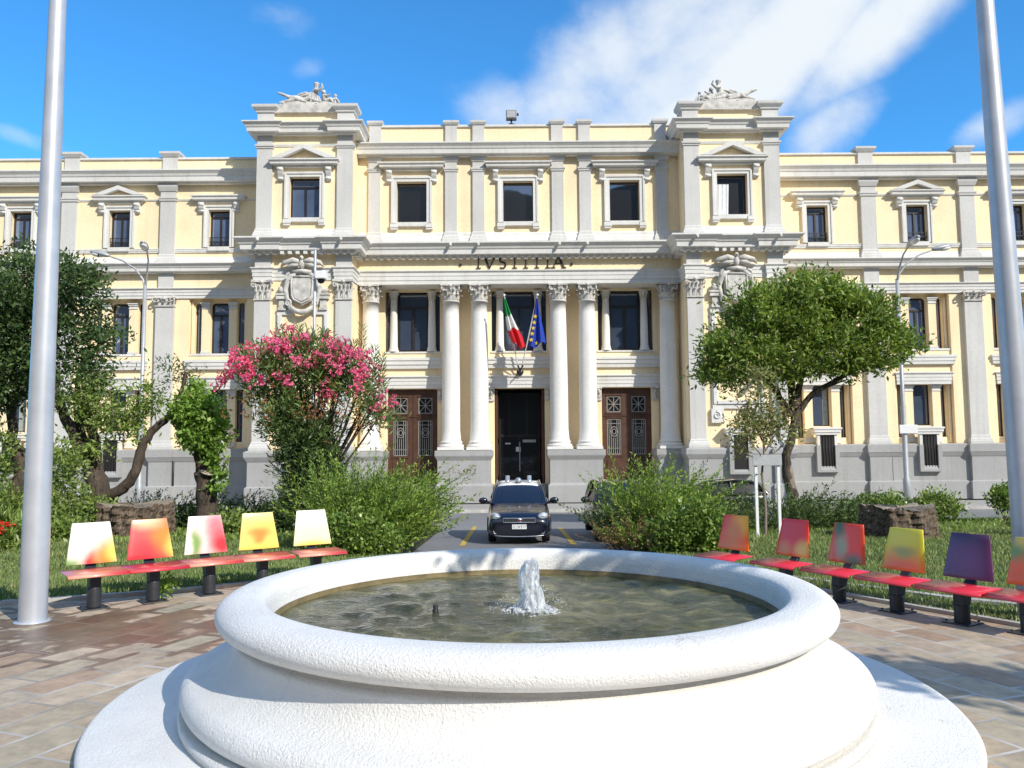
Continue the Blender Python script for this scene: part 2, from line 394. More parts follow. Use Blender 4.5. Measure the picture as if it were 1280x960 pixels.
def m_paving():
    t = NT('stone_slab_paving'); co = t.coord()
    wn = t.new('ShaderNodeTexNoise'); wn.inputs['Scale'].default_value = 1.6; wn.inputs['Detail'].default_value = 2; t.link(co, wn.inputs['Vector'])
    sep = t.new('ShaderNodeSeparateXYZ'); t.link(t.mix(.035, co, wn.outputs['Color']), sep.inputs[0])
    ax = t.math('ABSOLUTE', t.math('ADD', sep.outputs[0], .3))
    u = t.math('SUBTRACT', t.math('MULTIPLY', sep.outputs[1], .93), t.math('MULTIPLY', ax, .37))
    v = t.math('ADD', t.math('MULTIPLY', ax, .93), t.math('MULTIPLY', sep.outputs[1], .37))
    cb = t.new('ShaderNodeCombineXYZ'); t.link(u, cb.inputs[0]); t.link(v, cb.inputs[1])
    def brick(mort):
        b = t.new('ShaderNodeTexBrick', offset=.37, squash=.8, squash_frequency=3)
        b.inputs['Color1'].default_value = (0,0,0,1); b.inputs['Color2'].default_value = (1,1,1,1); b.inputs['Mortar'].default_value = (.5,.5,.5,1)
        b.inputs['Scale'].default_value = 1; b.inputs['Mortar Size'].default_value = mort; b.inputs['Brick Width'].default_value = .62; b.inputs['Row Height'].default_value = .33
        b.inputs['Mortar Smooth'].default_value = .3
        t.link(cb.outputs[0], b.inputs['Vector']); return b
    b = brick(.016)
    c = t.ramp(b.outputs['Color'], [(0, (.47,.33,.23)), (.2, (.62,.49,.35)), (.4, (.50,.45,.33)), (.6, (.68,.56,.42)), (.8, (.53,.38,.27)), (1, (.59,.52,.40))])
    c = t.mix(1.0, c, t.ramp(t.noise(5, 7, .72, co), [(.3, (.50,.48,.46)), (.7, (.94,.89,.84))]), 'MULTIPLY')
    c = t.mix(b.outputs['Fac'], c, t.ramp(t.noise(1.3, 3, .5, co), [(.42, (.30,.27,.23)), (.6, (.55,.51,.46))]))
    # wet patches near the left mast
    mp = t.new('ShaderNodeMapping'); mp.inputs['Location'].default_value = (4.6*.40, -8.15*.72, 0); mp.inputs['Scale'].default_value = (.40, .72, 1); t.link(co, mp.inputs['Vector'])
    ln = t.new('ShaderNodeVectorMath', operation='LENGTH'); t.link(mp.outputs['Vector'], ln.inputs[0])
    edge = t.math('ADD', ln.outputs['Value'], t.math('MULTIPLY', t.math('SUBTRACT', t.noise(2.4, 5, .6, co), .5), 2.2))
    edge = t.math('ADD', edge, t.math('MULTIPLY', brick(.05).outputs['Fac'], -.42))
    wet = t.ramp(edge, [(.45, (1,1,1)), (.62, (0,0,0))])
    c = t.mix(wet, c, t.mix(1.0, c, (.46,.36,.30), 'MULTIPLY'))
    t.base(c)
    t.link(t.math('MULTIPLY_ADD', wet, -.36, .75), t.bsdf.inputs['Roughness'])
    h = t.math('ADD', t.math('MULTIPLY', b.outputs['Fac'], -1.0), t.math('MULTIPLY', t.noise(22, 6, .7, co), .35))
    t.bump(h, .35, .012)
    return t.mat
M['paving'] = m_paving()
def m_asphalt(name, a, b):
    t = NT(name); co = t.coord()
    t.base(t.mix(1.0, t.ramp(t.noise(.25, 5, .6, co), [(.3, a), (.7, b)]), t.ramp(t.noise(40, 3, .8, co), [(.3, (.8,.8,.8)), (.7, (1.2,1.2,1.2))]), 'MULTIPLY'))
    t.set(Roughness=.85); t.bump(t.noise(60, 4, .7, co), .4, .01); return t.mat
M['asphalt'] = m_asphalt('old_asphalt', (.16, .16, .165), (.22, .22, .22))
M['bay'] = m_asphalt('dark_bay_asphalt', (.045, .045, .048), (.07, .07, .072))
M['pavement'] = m_asphalt('pavement_stone', (.30, .29, .28), (.38, .37, .35))
M['kerb'] = m_plain('kerb_stone', (.46, .44, .41), .9, var=.25, scale=2.5, bump=.4)
M['yellowline'] = m_plain('worn_yellow_paint', (.55, .36, .06), .8, var=.35, scale=9)
M['soil'] = m_plain('lawn_soil', (.075, .085, .028), .95, var=.5, scale=1.2)
M['earth'] = m_plain('open_ground', (.13, .12, .10), .95, var=.3, scale=.2)
M['hill'] = m_plain('wooded_hill', (.030, .034, .030), .95, var=.4, scale=.03)

# ------------------------------------------------------------------ foliage helpers
def unit(a):
    return a/np.maximum(np.linalg.norm(a, axis=1, keepdims=True), 1e-9)
def leaf_verts(pos, d, L, W, flat=None):
    n = len(pos); d = unit(d)
    r = rng.normal(size=(n,3))
    if flat is not None: r = r*(1-flat) + np.array([0,0,1.0])*flat*3
    side = unit(np.cross(d, r)); nor = np.cross(side, d)
    L = np.asarray(L).reshape(-1,1)*np.ones((n,1)); W = np.asarray(W).reshape(-1,1)*np.ones((n,1))
    v = np.empty((n,4,3))
    v[:,0] = pos; v[:,1] = pos + d*L*.5 + side*W*.5 + nor*W*.15; v[:,2] = pos + d*L - nor*L*.08; v[:,3] = pos + d*L*.5 - side*W*.5 + nor*W*.15
    return v.reshape(-1,3)
def quads_obj(name, verts, mat, parent=None):
    nq = len(verts)//4
    me = bpy.data.meshes.new(name)
    me.vertices.add(len(verts)); me.vertices.foreach_set('co', verts.astype(np.float32).ravel())
    me.loops.add(nq*4); me.loops.foreach_set('vertex_index', np.arange(nq*4, dtype=np.int32))
    me.polygons.add(nq); me.polygons.foreach_set('loop_start', np.arange(0, nq*4, 4, dtype=np.int32))
    me.polygons.foreach_set('loop_total', np.full(nq, 4, dtype=np.int32))
    me.materials.append(mat); me.update(calc_edges=True)
    o = bpy.data.objects.new(name, me); C.objects.link(o)
    if parent: o.parent = parent
    return o
def blob_clumps(blobs, n, shell=.45):
    """clump centres and outward directions through a union of ellipsoids (cx,cy,cz,rx,ry,rz)"""
    b = np.array(blobs, float); w = b[:,3]*b[:,4]*b[:,5]; w = w**.8; w /= w.sum()
    k = rng.choice(len(b), n, p=w)
    d = unit(rng.normal(size=(n,3))); r = (shell + (1-shell)*rng.random((n,1)))
    r = r*(1 + .12*rng.normal(size=(n,1)))
    c = b[k,:3] + d*r*b[k,3:]
    return c, d
def crown(name, blobs, clumps, per, cr, L, W, mat, parent, droop=.0, out=.6, shell=.45, up=.2, holes=0):
    c, d = blob_clumps(blobs, clumps, shell)
    if holes:
        hc, _ = blob_clumps(blobs, holes, .7); keep = np.ones(len(c), bool)
        for h in hc: keep &= np.linalg.norm(c-h, axis=1) > .42
        c, d = c[keep], d[keep]
    n = len(c); size = cr*(.6+.8*rng.random((n,1)))
    pos = np.repeat(c, per, 0) + rng.normal(size=(n*per,3))*np.repeat(size, per, 0)*np.array([1,1,.75])
    dr = np.repeat(d, per, 0)*out + rng.normal(size=(n*per,3))*.7 + np.array([0,0,up-droop])
    Ls = L*(.6+.7*rng.random(n*per))
    return quads_obj(name, leaf_verts(pos, dr, Ls, Ls*W), mat, parent)
def wiggle(a, b, n=6, amp=.08):
    a, b = Vector(a), Vector(b); l = (b-a).length
    return [a.lerp(b, i/n) + (Vector((random.gauss(0,1), random.gauss(0,1), random.gauss(0,1)))*amp*l*(0 if i in (0, n) else 1)) for i in range(n+1)]
def limb(mb, pts, r0, r1, n=8, mi=0):
    """smooth tapered limb through control points"""
    P = [Vector(p) for p in pts]; out = []
    for i in range(len(P)-1):
        p0, p1, p2, p3 = P[max(i-1,0)], P[i], P[i+1], P[min(i+2, len(P)-1)]
        for k in range(5):
            t = k/5
            out.append(.5*((2*p1) + (-p0+p2)*t + (2*p0-5*p1+4*p2-p3)*t*t + (-p0+3*p1-3*p2+p3)*t**3))
    out.append(P[-1]); m = len(out)-1
    out = [p + Vector((random.gauss(0,1), random.gauss(0,1), 0))*r0*.10 for p in out]
    mb.tube(out, [(r0+(r1-r0)*i/m)*(1+.10*random.uniform(-1,1)) for i in range(m+1)], n, mi)
def plumes(name, mat, parent, base, spread, n, length, lean, per=46, L=.07, W=.35, rise=1.0, curl=.5, stem_mat=None, jitter=.35):
    """long arching sprays set with tiny leaves: the leaves as one mesh"""
    base = np.array(base, float)
    ang = rng.random(n)*2*np.pi; rr = np.sqrt(rng.random(n))
    st = base + np.stack([np.cos(ang)*rr*spread[0], np.sin(ang)*rr*spread[1], np.zeros(n)], 1)
    d0 = unit(np.stack([np.cos(ang)*rr*.9+lean[0]*.6, np.sin(ang)*rr*.9+lean[1]*.6, rise*(.6+.6*rng.random(n))], 1) + rng.normal(size=(n,3))*jitter*.5)
    ln = length*(.55+.6*rng.random(n))
    bend = np.stack([lean[0]+rng.normal(size=n)*jitter, lean[1]+rng.normal(size=n)*jitter, -.35+rng.normal(size=n)*.2], 1)*curl
    t = np.linspace(.12, 1, per)
    T = t[None,:,None]
    p = st[:,None,:] + (d0[:,None,:]*T + bend[:,None,:]*T*T)*ln[:,None,None]
    tan = d0[:,None,:] + 2*bend[:,None,:]*T
    p = p + rng.normal(size=p.shape)*.018
    pos = p.reshape(-1,3); tan = unit(tan.reshape(-1,3))
    sd = unit(np.cross(tan, rng.normal(size=tan.shape)))
    pos[:,2] = np.maximum(pos[:,2], .02)
    Ls = L*(.6+.8*rng.random(len(pos)))
    o = quads_obj(name, leaf_verts(pos, tan*.9+sd*.75, Ls, Ls*W), mat, parent)
    # thin stems
    mb = MB()
    for i in range(0, n, 2):
        pts = [tuple(np.maximum(p[i, k], [-1e9,-1e9,.02])) for k in (0, per//3, 2*per//3, per-1)]
        pts = [tuple(st[i])] + pts
        mb.tube(pts, [.012, .010, .008, .005, .003], 3, cap=False)
    mb.build('stem', stem_mat or M['bark'], parent)
    return o
# ------------------------------------------------------------------ camera
cam = bpy.data.cameras.new('camera'); co = bpy.data.objects.new('camera', cam); C.objects.link(co)
cam.sensor_width = 36; cam.lens = 1000/1280*36; cam.clip_end = 6000; cam.clip_start = .1
co.location = (-.42, 0, 1.75)
co.rotation_euler = (Euler((R(90)+math.atan(.082), 0, 0)).to_matrix() @ Matrix.Rotation(-R(.42), 3, 'Z')).to_euler()
scene.camera = co
scene.view_settings.view_transform = 'Standard'; scene.view_settings.look = 'None'; scene.view_settings.exposure = 0
# ------------------------------------------------------------------ light and sky
sun = bpy.data.lights.new('sun', 'SUN'); so = bpy.data.objects.new('sun', sun); C.objects.link(so)
sun.energy = 5.0; sun.angle = R(.5); sun.color = (1, .945, .85)
so.rotation_euler = SUN.to_track_quat('Z', 'Y').to_euler(); so.location = (40, -30, 40)
world = bpy.data.worlds.new('World'); scene.world = world; world.use_nodes = True
wt = world.node_tree; wn = wt.nodes; wl = wt.links
bg = wn['Background']; bg.inputs['Strength'].default_value = .13
sky = wn.new('ShaderNodeTexSky'); sky.sky_type = 'NISHITA'; sky.sun_disc = False
sky.sun_elevation = math.asin(SUN.z); sky.sun_rotation = math.atan2(SUN.x, SUN.y)
sky.air_density = 1.0; sky.dust_density = .2; sky.ozone_density = 3.0
def wmath(op, a, b=0.0, c=None):
    m = wn.new('ShaderNodeMath'); m.operation = op
    for i, x in enumerate((a, b) if c is None else (a, b, c)):
        if isinstance(x, (int, float)): m.inputs[i].default_value = x
        else: wl.new(x, m.inputs[i])
    return m.outputs[0]
tc = wn.new('ShaderNodeTexCoord').outputs['Generated']
wsep = wn.new('ShaderNodeSeparateXYZ'); wl.new(tc, wsep.inputs[0])
def wnoise(scale, detail, rough, dist, off=(0,0,0), sc=(1,1,1), rot=0):
    mp = wn.new('ShaderNodeMapping'); mp.inputs['Location'].default_value = off; mp.inputs['Scale'].default_value = sc; mp.inputs['Rotation'].default_value = (0, rot, 0)
    wl.new(tc, mp.inputs['Vector'])
    n = wn.new('ShaderNodeTexNoise'); n.inputs['Scale'].default_value = scale; n.inputs['Detail'].default_value = detail
    n.inputs['Roughness'].default_value = rough; n.inputs['Distortion'].default_value = dist
    wl.new(mp.outputs['Vector'], n.inputs['Vector']); return n.outputs['Fac']
def sky_blob(x, z, rx, rz, ang, s=1.0):
    """soft ellipse in the direction plane: 1 in the middle, 0 outside"""
    dx = wmath('SUBTRACT', wsep.outputs[0], x); dz = wmath('SUBTRACT', wsep.outputs[2], z)
    ca, sa = math.cos(ang), math.sin(ang)
    a = wmath('DIVIDE', wmath('ADD', wmath('MULTIPLY', dx, ca), wmath('MULTIPLY', dz, sa)), rx)
    b = wmath('DIVIDE', wmath('SUBTRACT', wmath('MULTIPLY', dz, ca), wmath('MULTIPLY', dx, sa)), rz)
    d = wmath('SQRT', wmath('ADD', wmath('MULTIPLY', a, a), wmath('MULTIPLY', b, b)))
    m = wn.new('ShaderNodeMapRange'); m.interpolation_type = 'SMOOTHSTEP'
    wl.new(d, m.inputs[0]); m.inputs[1].default_value = .1; m.inputs[2].default_value = 1.25; m.inputs[3].default_value = s; m.inputs[4].default_value = 0
    return m.outputs[0]
#  (direction x, direction z, half axes, tilt, weight)
blobs = [(.20, .42, .36, .12, .5, .74), (.30, .44, .26, .085, .62, 1.0), (.40, .45, .16, .06, .75, 1.0), (.22, .38, .20, .07, .35, .95), (.36, .36, .08, .045, .5, .75), (.08, .42, .16, .085, .45, .9), (-.01, .405, .09, .05, .1, .8),
         (-.06, .365, .11, .03, .1, .8), (.10, .365, .16, .035, .1, .7), (.17, .47, .16, .07, .6, .7), (-.25, .475, .06, .03, 0, .42), (-.23, .43, .035, .02, .2, .34), (-.51, .325, .06, .018, -.15, .6), (.50, .33, .05, .025, .2, .6), (-.30,.30,.12,.02,.1,.35)]
tot = None
for b in blobs:
    o = sky_blob(*b); tot = o if tot is None else wmath('MAXIMUM', tot, o)
rear = wn.new('ShaderNodeMapRange'); rear.interpolation_type = 'SMOOTHSTEP'; wl.new(wsep.outputs[1], rear.inputs[0])  # unseen cloud cover behind the camera, added to whiten the ambient light
rear.inputs[1].default_value = .30; rear.inputs[2].default_value = -.25; rear.inputs[3].default_value = 0; rear.inputs[4].default_value = .62
tot = wmath('MAXIMUM', tot, rear.outputs[0])
n1 = wmath('SUBTRACT', wnoise(4.6, 12, .58, .3, off=(1.7,0,.4), sc=(1,1,1.2), rot=.3), .5)
n2 = wmath('SUBTRACT', wnoise(12, 8, .6, .3, off=(3,1,2), sc=(.9,1,1.2), rot=.4), .5)
fac = wmath('ADD', wmath('MULTIPLY_ADD', tot, 1.25, -.36), wmath('MULTIPLY_ADD', n1, 1.7, wmath('MULTIPLY', n2, .55)))
mr = wn.new('ShaderNodeMapRange'); mr.interpolation_type = 'SMOOTHSTEP'; wl.new(fac, mr.inputs[0]); mr.inputs[1].default_value = -.12; mr.inputs[2].default_value = .95; mr.inputs[4].default_value = .97
tint = wn.new('ShaderNodeMix'); tint.data_type = 'RGBA'; tint.blend_type = 'MULTIPLY'; tint.inputs[0].default_value = 1.0
wl.new(sky.outputs[0], tint.inputs[6]); tint.inputs[7].default_value = (.50, 1.38, 1.90, 1)
cm = wn.new('ShaderNodeMix'); cm.data_type = 'RGBA'
wl.new(mr.outputs[0], cm.inputs[0]); wl.new(tint.outputs[2], cm.inputs[6]); cm.inputs[7].default_value = (6.9, 7.35, 7.7, 1)
wl.new(cm.outputs[2], bg.inputs['Color'])
#@@BODY
# lobes of the shade tree beside the square
SHADE = [(7.15,1.10,5,.6,.30,.25),(7.7,0.75,5,.6,.32,.25),(8.35,0.55,5.1,.65,.35,.28),(5.5,2.65,5.4,.6,.3,.22),(4.9,2.95,5.4,.4,.25,.2),(3.55,3.05,5.4,.35,.22,.15),(6.0,2.05,5.4,.55,.3,.22),(9.8,-2.05,5.4,1.0,.8,.5),(10.7,-1.65,6.2,1.2,1.0,.7),(10.4,-2.65,5.0,.9,.9,.6)]
# ================================================================== COURTHOUSE
YT, YU, YC, YR, YW = 48.0, 49.6, 49.9, 50.9, 50.2      # tower front, upper centre, column axes, recessed wall, wings
B = thing('courthouse', 'three storey yellow and grey neoclassical courthouse with columned entrance and two end towers', 'building', (0, 42.33, -1.115))
BP = Matrix.Translation((0, -48, 0))
def part(name, mb, mats, parent=None, recalc=True):
    """meshes are written in world coordinates; the courthouse Empty stands at its own base"""
    o = mb.build(name, mats, None, recalc)
    if parent is None:
        o.parent = B; o.matrix_parent_inverse = BP
    else:
        o.parent = parent
    return o
ST, GR, TR, CO, PL = M['stucco'], M['pilaster'], M['trim'], M['column'], M['plinth']

def cornice_prof(z0, z1, p, slope=.06):
    h = z1-z0
    return [(0, z0-.02), (p*.30, z0), (p*.34, z0+h*.10), (p*.66, z0+h*.12), (p*.68, z0+h*.46), (p*.74, z0+h*.50), (p*.80, z0+h*.66), (p*.95, z0+h*.82), (p, z0+h*.86), (p, z1-.02), (0, z1+slope)]
def arch_prof(z0, z1, p):
    h = z1-z0
    return [(0, z0), (p*.35, z0), (p*.35, z0+h*.26), (p*.5, z0+h*.28), (p*.5, z0+h*.56), (p*.62, z0+h*.58), (p*.62, z0+h*.80), (p*.8, z0+h*.84), (p, z0+h*.9), (p, z1-.02), (0, z1+.03)]
def band_prof(z0, z1, p):
    h = z1-z0
    return [(0, z0), (p*.55, z0), (p*.6, z0+h*.3), (p*.8, z0+h*.36), (p*.8, z0+h*.66), (p, z0+h*.74), (p, z1-.01), (0, z1+.02)]
def base_prof(z0, z1, p):
    h = z1-z0
    return [(p, z0), (p, z0+h*.35), (p*.8, z0+h*.42), (p*.75, z0+h*.55), (p*.35, z0+h*.72), (p*.3, z0+h*.9), (0, z1)]
def dentils(mb, x0, x1, y, z0, z1, d=.22, w=.2, gap=.2):
    n = max(1, int((x1-x0)/(w+gap))); st = (x1-x0)/n
    for i in range(n):
        x = x0+st*i; mb.box(x+gap*.5, x+gap*.5+w, y-d, y+.02, z0, z1)

# ---- carved capitals
def acanthus(mb, p, out, h, w, curl):
    """one curled leaf: p base centre, out unit dir"""
    p = Vector(p); out = Vector(out); s = Vector((-out.y, out.x, 0)); up = Vector((0,0,1))
    prof = [(0, 0, .8), (.03, .35, 1.0), (.10, .70, .95), (.30, .95, .7), (.48, .92, .42), (.52, .78, .2)]
    vs = []
    for (o, z, ww) in prof:
        c = p + out*o*curl + up*z*h
        vs += [c - s*w*.5*ww - out*.02, c + out*.035, c + s*w*.5*ww - out*.02]
    fs = []
    for i in range(len(prof)-1):
        a = i*3; fs += [(a, a+1, a+4, a+3), (a+1, a+2, a+5, a+4)]
    mb.add(vs, fs, 0, False)
def volute(mb, c, out, r, t=.10):
    out = Vector(out); ax = Vector((-out.y, out.x, 0)); up = Vector((0,0,1)); c = Vector(c)
    pts = []
    for k in range(15):
        a = k*.62; rr = r*(1-.055*k)
        pts.append(c + out*math.cos(a+1.6)*rr + up*math.sin(a+1.6)*rr)
    mb.tube(pts, [t*(1-.04*k) for k in range(15)], 5, smooth=False)
def round_capital(x, y, z0, z1, r):
    mb = MB(); h = z1-z0
    mb.lathe([(r*.98, 0), (r*1.08, .03), (r*1.08, .08), (r*.96, .10), (r*.98, h*.5), (r*1.1, h*.78), (r*1.25, h*.86)], 20, (x,y,z0))
    for row, (zz, hh, n, off) in enumerate(((.10, .36, 8, 0), (.14, .62, 8, .39))):
        for k in range(n):
            a = 2*math.pi*k/n+off; o = (math.cos(a), math.sin(a), 0)
            acanthus(mb, (x+o[0]*r*.97, y+o[1]*r*.97, z0+zz), o, h*hh-zz*.3, r*.72, .42)
    for a in (R(45), R(135), R(225), R(315)):
        o = (math.cos(a), math.sin(a), 0)
        volute(mb, (x+o[0]*r*1.38, y+o[1]*r*1.38, z0+h*.77), o, .17, .065)
    for a in (R(270), R(180), R(0)):
        o = (math.cos(a), math.sin(a), 0)
        mb.ball((x+o[0]*r*1.32, y+o[1]*r*1.32, z0+h*.9), .10, 6, 4)
        volute(mb, (x+o[0]*r*1.2, y+o[1]*r*1.2, z0+h*.72), o, .09, .04)
    pts = []
    for k in range(4):
        a = R(45+90*k); b = R(135+90*k); R1 = r*1.82
        p, q = Vector((math.cos(a)*R1, math.sin(a)*R1)), Vector((math.cos(b)*R1, math.sin(b)*R1))
        for t in (0, .08, .5, .92):
            m = p.lerp(q, t); k_ = 1-.16*math.sin(math.pi*t); pts.append((x+m.x*k_, y+m.y*k_))
    mb.prism(pts, z0+h*.90, z1, 0, 'z')
    return mb
def flat_capital(x, y, z0, z1, w, proj):
    """pilaster capital whose front is at y"""
    mb = MB(); h = z1-z0; hw = w/2
    mb.box(x-hw*.98, x+hw*.98, y-.02, y+proj, z0, z1-.02)
    mb.box(x-hw*1.08, x+hw*1.08, y-.07, y+proj, z0, z0+.07)
    for (zz, hh, n, ofs) in ((.08, .40, 3, 0), (.12, .66, 4, 0)):
        for k in range(n):
            xx = x + (k-(n-1)/2)*w/n*.98; acanthus(mb, (xx, y-.02, z0+zz), (0,-1,0), h*hh, w/n*1.0, .34)
    for s in (-1, 1):
        d = Vector((s*.75, -.66, 0)).normalized(); volute(mb, (x+s*hw*1.08, y-.13, z0+h*.76), d, .17, .06)
        volute(mb, (x+s*hw*.28, y-.08, z0+h*.74), (s,0,0), .11, .045)
        acanthus(mb, (x+s*hw*.98, y+proj*.4, z0+.1), (s,0,0), h*.55, .3, .3)
    mb.ball((x, y-.12, z0+h*.9), .11, 6, 4)
    mb.prism([(x-hw*1.3, y-.22), (x-hw*.5, y-.12), (x+hw*.5, y-.12), (x+hw*1.3, y-.22), (x+hw*1.3, y+proj), (x-hw*1.3, y+proj)], z0+h*.89, z1, 0, 'z')
    return mb
def small_capital(mb, x, y, z0, z1, w, d):
    h = z1-z0
    mb.box(x-w*.54, x+w*.54, y-.04, y+d, z0, z0+h*.2); mb.box(x-w*.5, x+w*.5, y-.01, y+d, z0+h*.2, z0+h*.5)
    mb.box(x-w*.58, x+w*.58, y-.06, y+d, z0+h*.5, z0+h*.75); mb.box(x-w*.66, x+w*.66, y-.11, y+d, z0+h*.75, z1)

# ---- windows
def window_frame(x, z0, z1, hw, y, kind, mats, parent=None, transom=.25, t=.09, sash=True):
    """frame bars with panes set behind; returns the frame part"""
    mb = MB()
    mb.box(x-hw, x-hw+t, y, y+.08, z0, z1); mb.box(x+hw-t, x+hw, y, y+.08, z0, z1)
    mb.box(x-hw+t, x+hw-t, y, y+.08, z0, z0+t); mb.box(x-hw+t, x+hw-t, y, y+.08, z1-t, z1)
    if sash:
        zt = z1-(z1-z0)*transom
        mb.box(x-hw+t, x+hw-t, y-.01, y+.08, zt-t*.5, zt+t*.5)
        mb.box(x-t*.55, x+t*.55, y-.02, y+.08, z0+t, zt-t*.5)
    f = part('window', mb, mats[0], parent)
    p = MB().add([(x-hw+.01,y+.05,z0+.01),(x+hw-.01,y+.05,z0+.01),(x+hw-.01,y+.05,z1-.01),(x-hw+.01,y+.05,z1-.01)], [(0,1,2,3)])
    part('pane', p, mats[1], f)
    return f
def surround(x, z0, z1, hw, y, w, f, proj=.12, ears=True):
    mb = MB()
    for s in (-1, 1):
        a, b = (x-hw-w, x-hw) if s < 0 else (x+hw, x+hw+w)
        mb.box(a, b, y-proj, y+.02, z0-.02, z1+w)
        c, d = (a, a+w*.4) if s < 0 else (b-w*.4, b)
        mb.box(c, d, y-proj-.05, y-proj, z0-.02, z1+w)
        if ears:
            mb.box(a-.04, b+.10 if s < 0 else b+.04, y-proj-.1, y+.02, z0-.30, z0-.08); mb.box(a-.02, b+.06, y-proj-.06, y+.02, z0-.40, z0-.30)
    mb.box(x-hw, x+hw, y-proj, y+.02, z1, z1+w); mb.box(x-hw-w*.6, x+hw+w*.6, y-proj-.05, y-proj, z1+w*.6, z1+w)
    mb.box(x-hw, x+hw, y-proj-.06, y+.02, z0-.22, z0)
    part('surround', mb, TR, f, True)
def hood(x, z0, hw, y, f, ped=0, proj=.5, console=True, ch=.75):
    mb = MB(); h = .42
    pr = [(0, z0), (proj*.35, z0+.02), (proj*.4, z0+.12), (proj*.8, z0+.15), (proj*.82, z0+.27), (proj, z0+.33), (proj, z0+h-.02), (0, z0+h+.02)]
    mb.sweep([(x-hw, y+.02), (x-hw, y), (x+hw, y), (x+hw, y+.02)], pr)
    if console:
        for s in (-1, 1):
            cx = x+s*(hw-.12)
            mb.prism([(y-.28, z0+.0), (y-.30, z0-.16), (y-.22, z0-.34), (y-.12, z0-ch*.7), (y-.15, z0-ch*.85), (y-.10, z0-ch), (y, z0-ch), (y, z0)], cx-.14, cx+.14, 0, 'x')
            mb.tube([(cx-.16, y-.24, z0-.12), (cx+.16, y-.24, z0-.12)], .09, 8); mb.tube([(cx-.16, y-.14, z0-ch*.85), (cx+.16, y-.14, z0-ch*.85)], .07, 8)
    if ped:
        zb = z0+h; w = hw+proj*.8
        # raking mouldings and tympanum
        for s in (-1, 1):
            mb.add([(x+s*w, y-proj, zb), (x, y-proj, zb+ped), (x, y-proj, zb+ped-.24), (x+s*(w-.62), y-proj, zb), (x+s*w, y+.0, zb), (x, y+.0, zb+ped), (x, y-proj*.5, zb+ped-.24), (x+s*(w-.62), y-proj*.5, zb)],
                   [(0,1,2,3), (0,4,5,1), (3,2,6,7)])
        part('hood', mb, TR, f)
        tm = MB().add([(x-w+.5, y-.10, zb), (x+w-.5, y-.10, zb), (x, y-.10, zb+ped-.16)], [(0,1,2)])
        part('tympanum', tm, ST, f)
    else:
        part('hood', mb, TR, f)

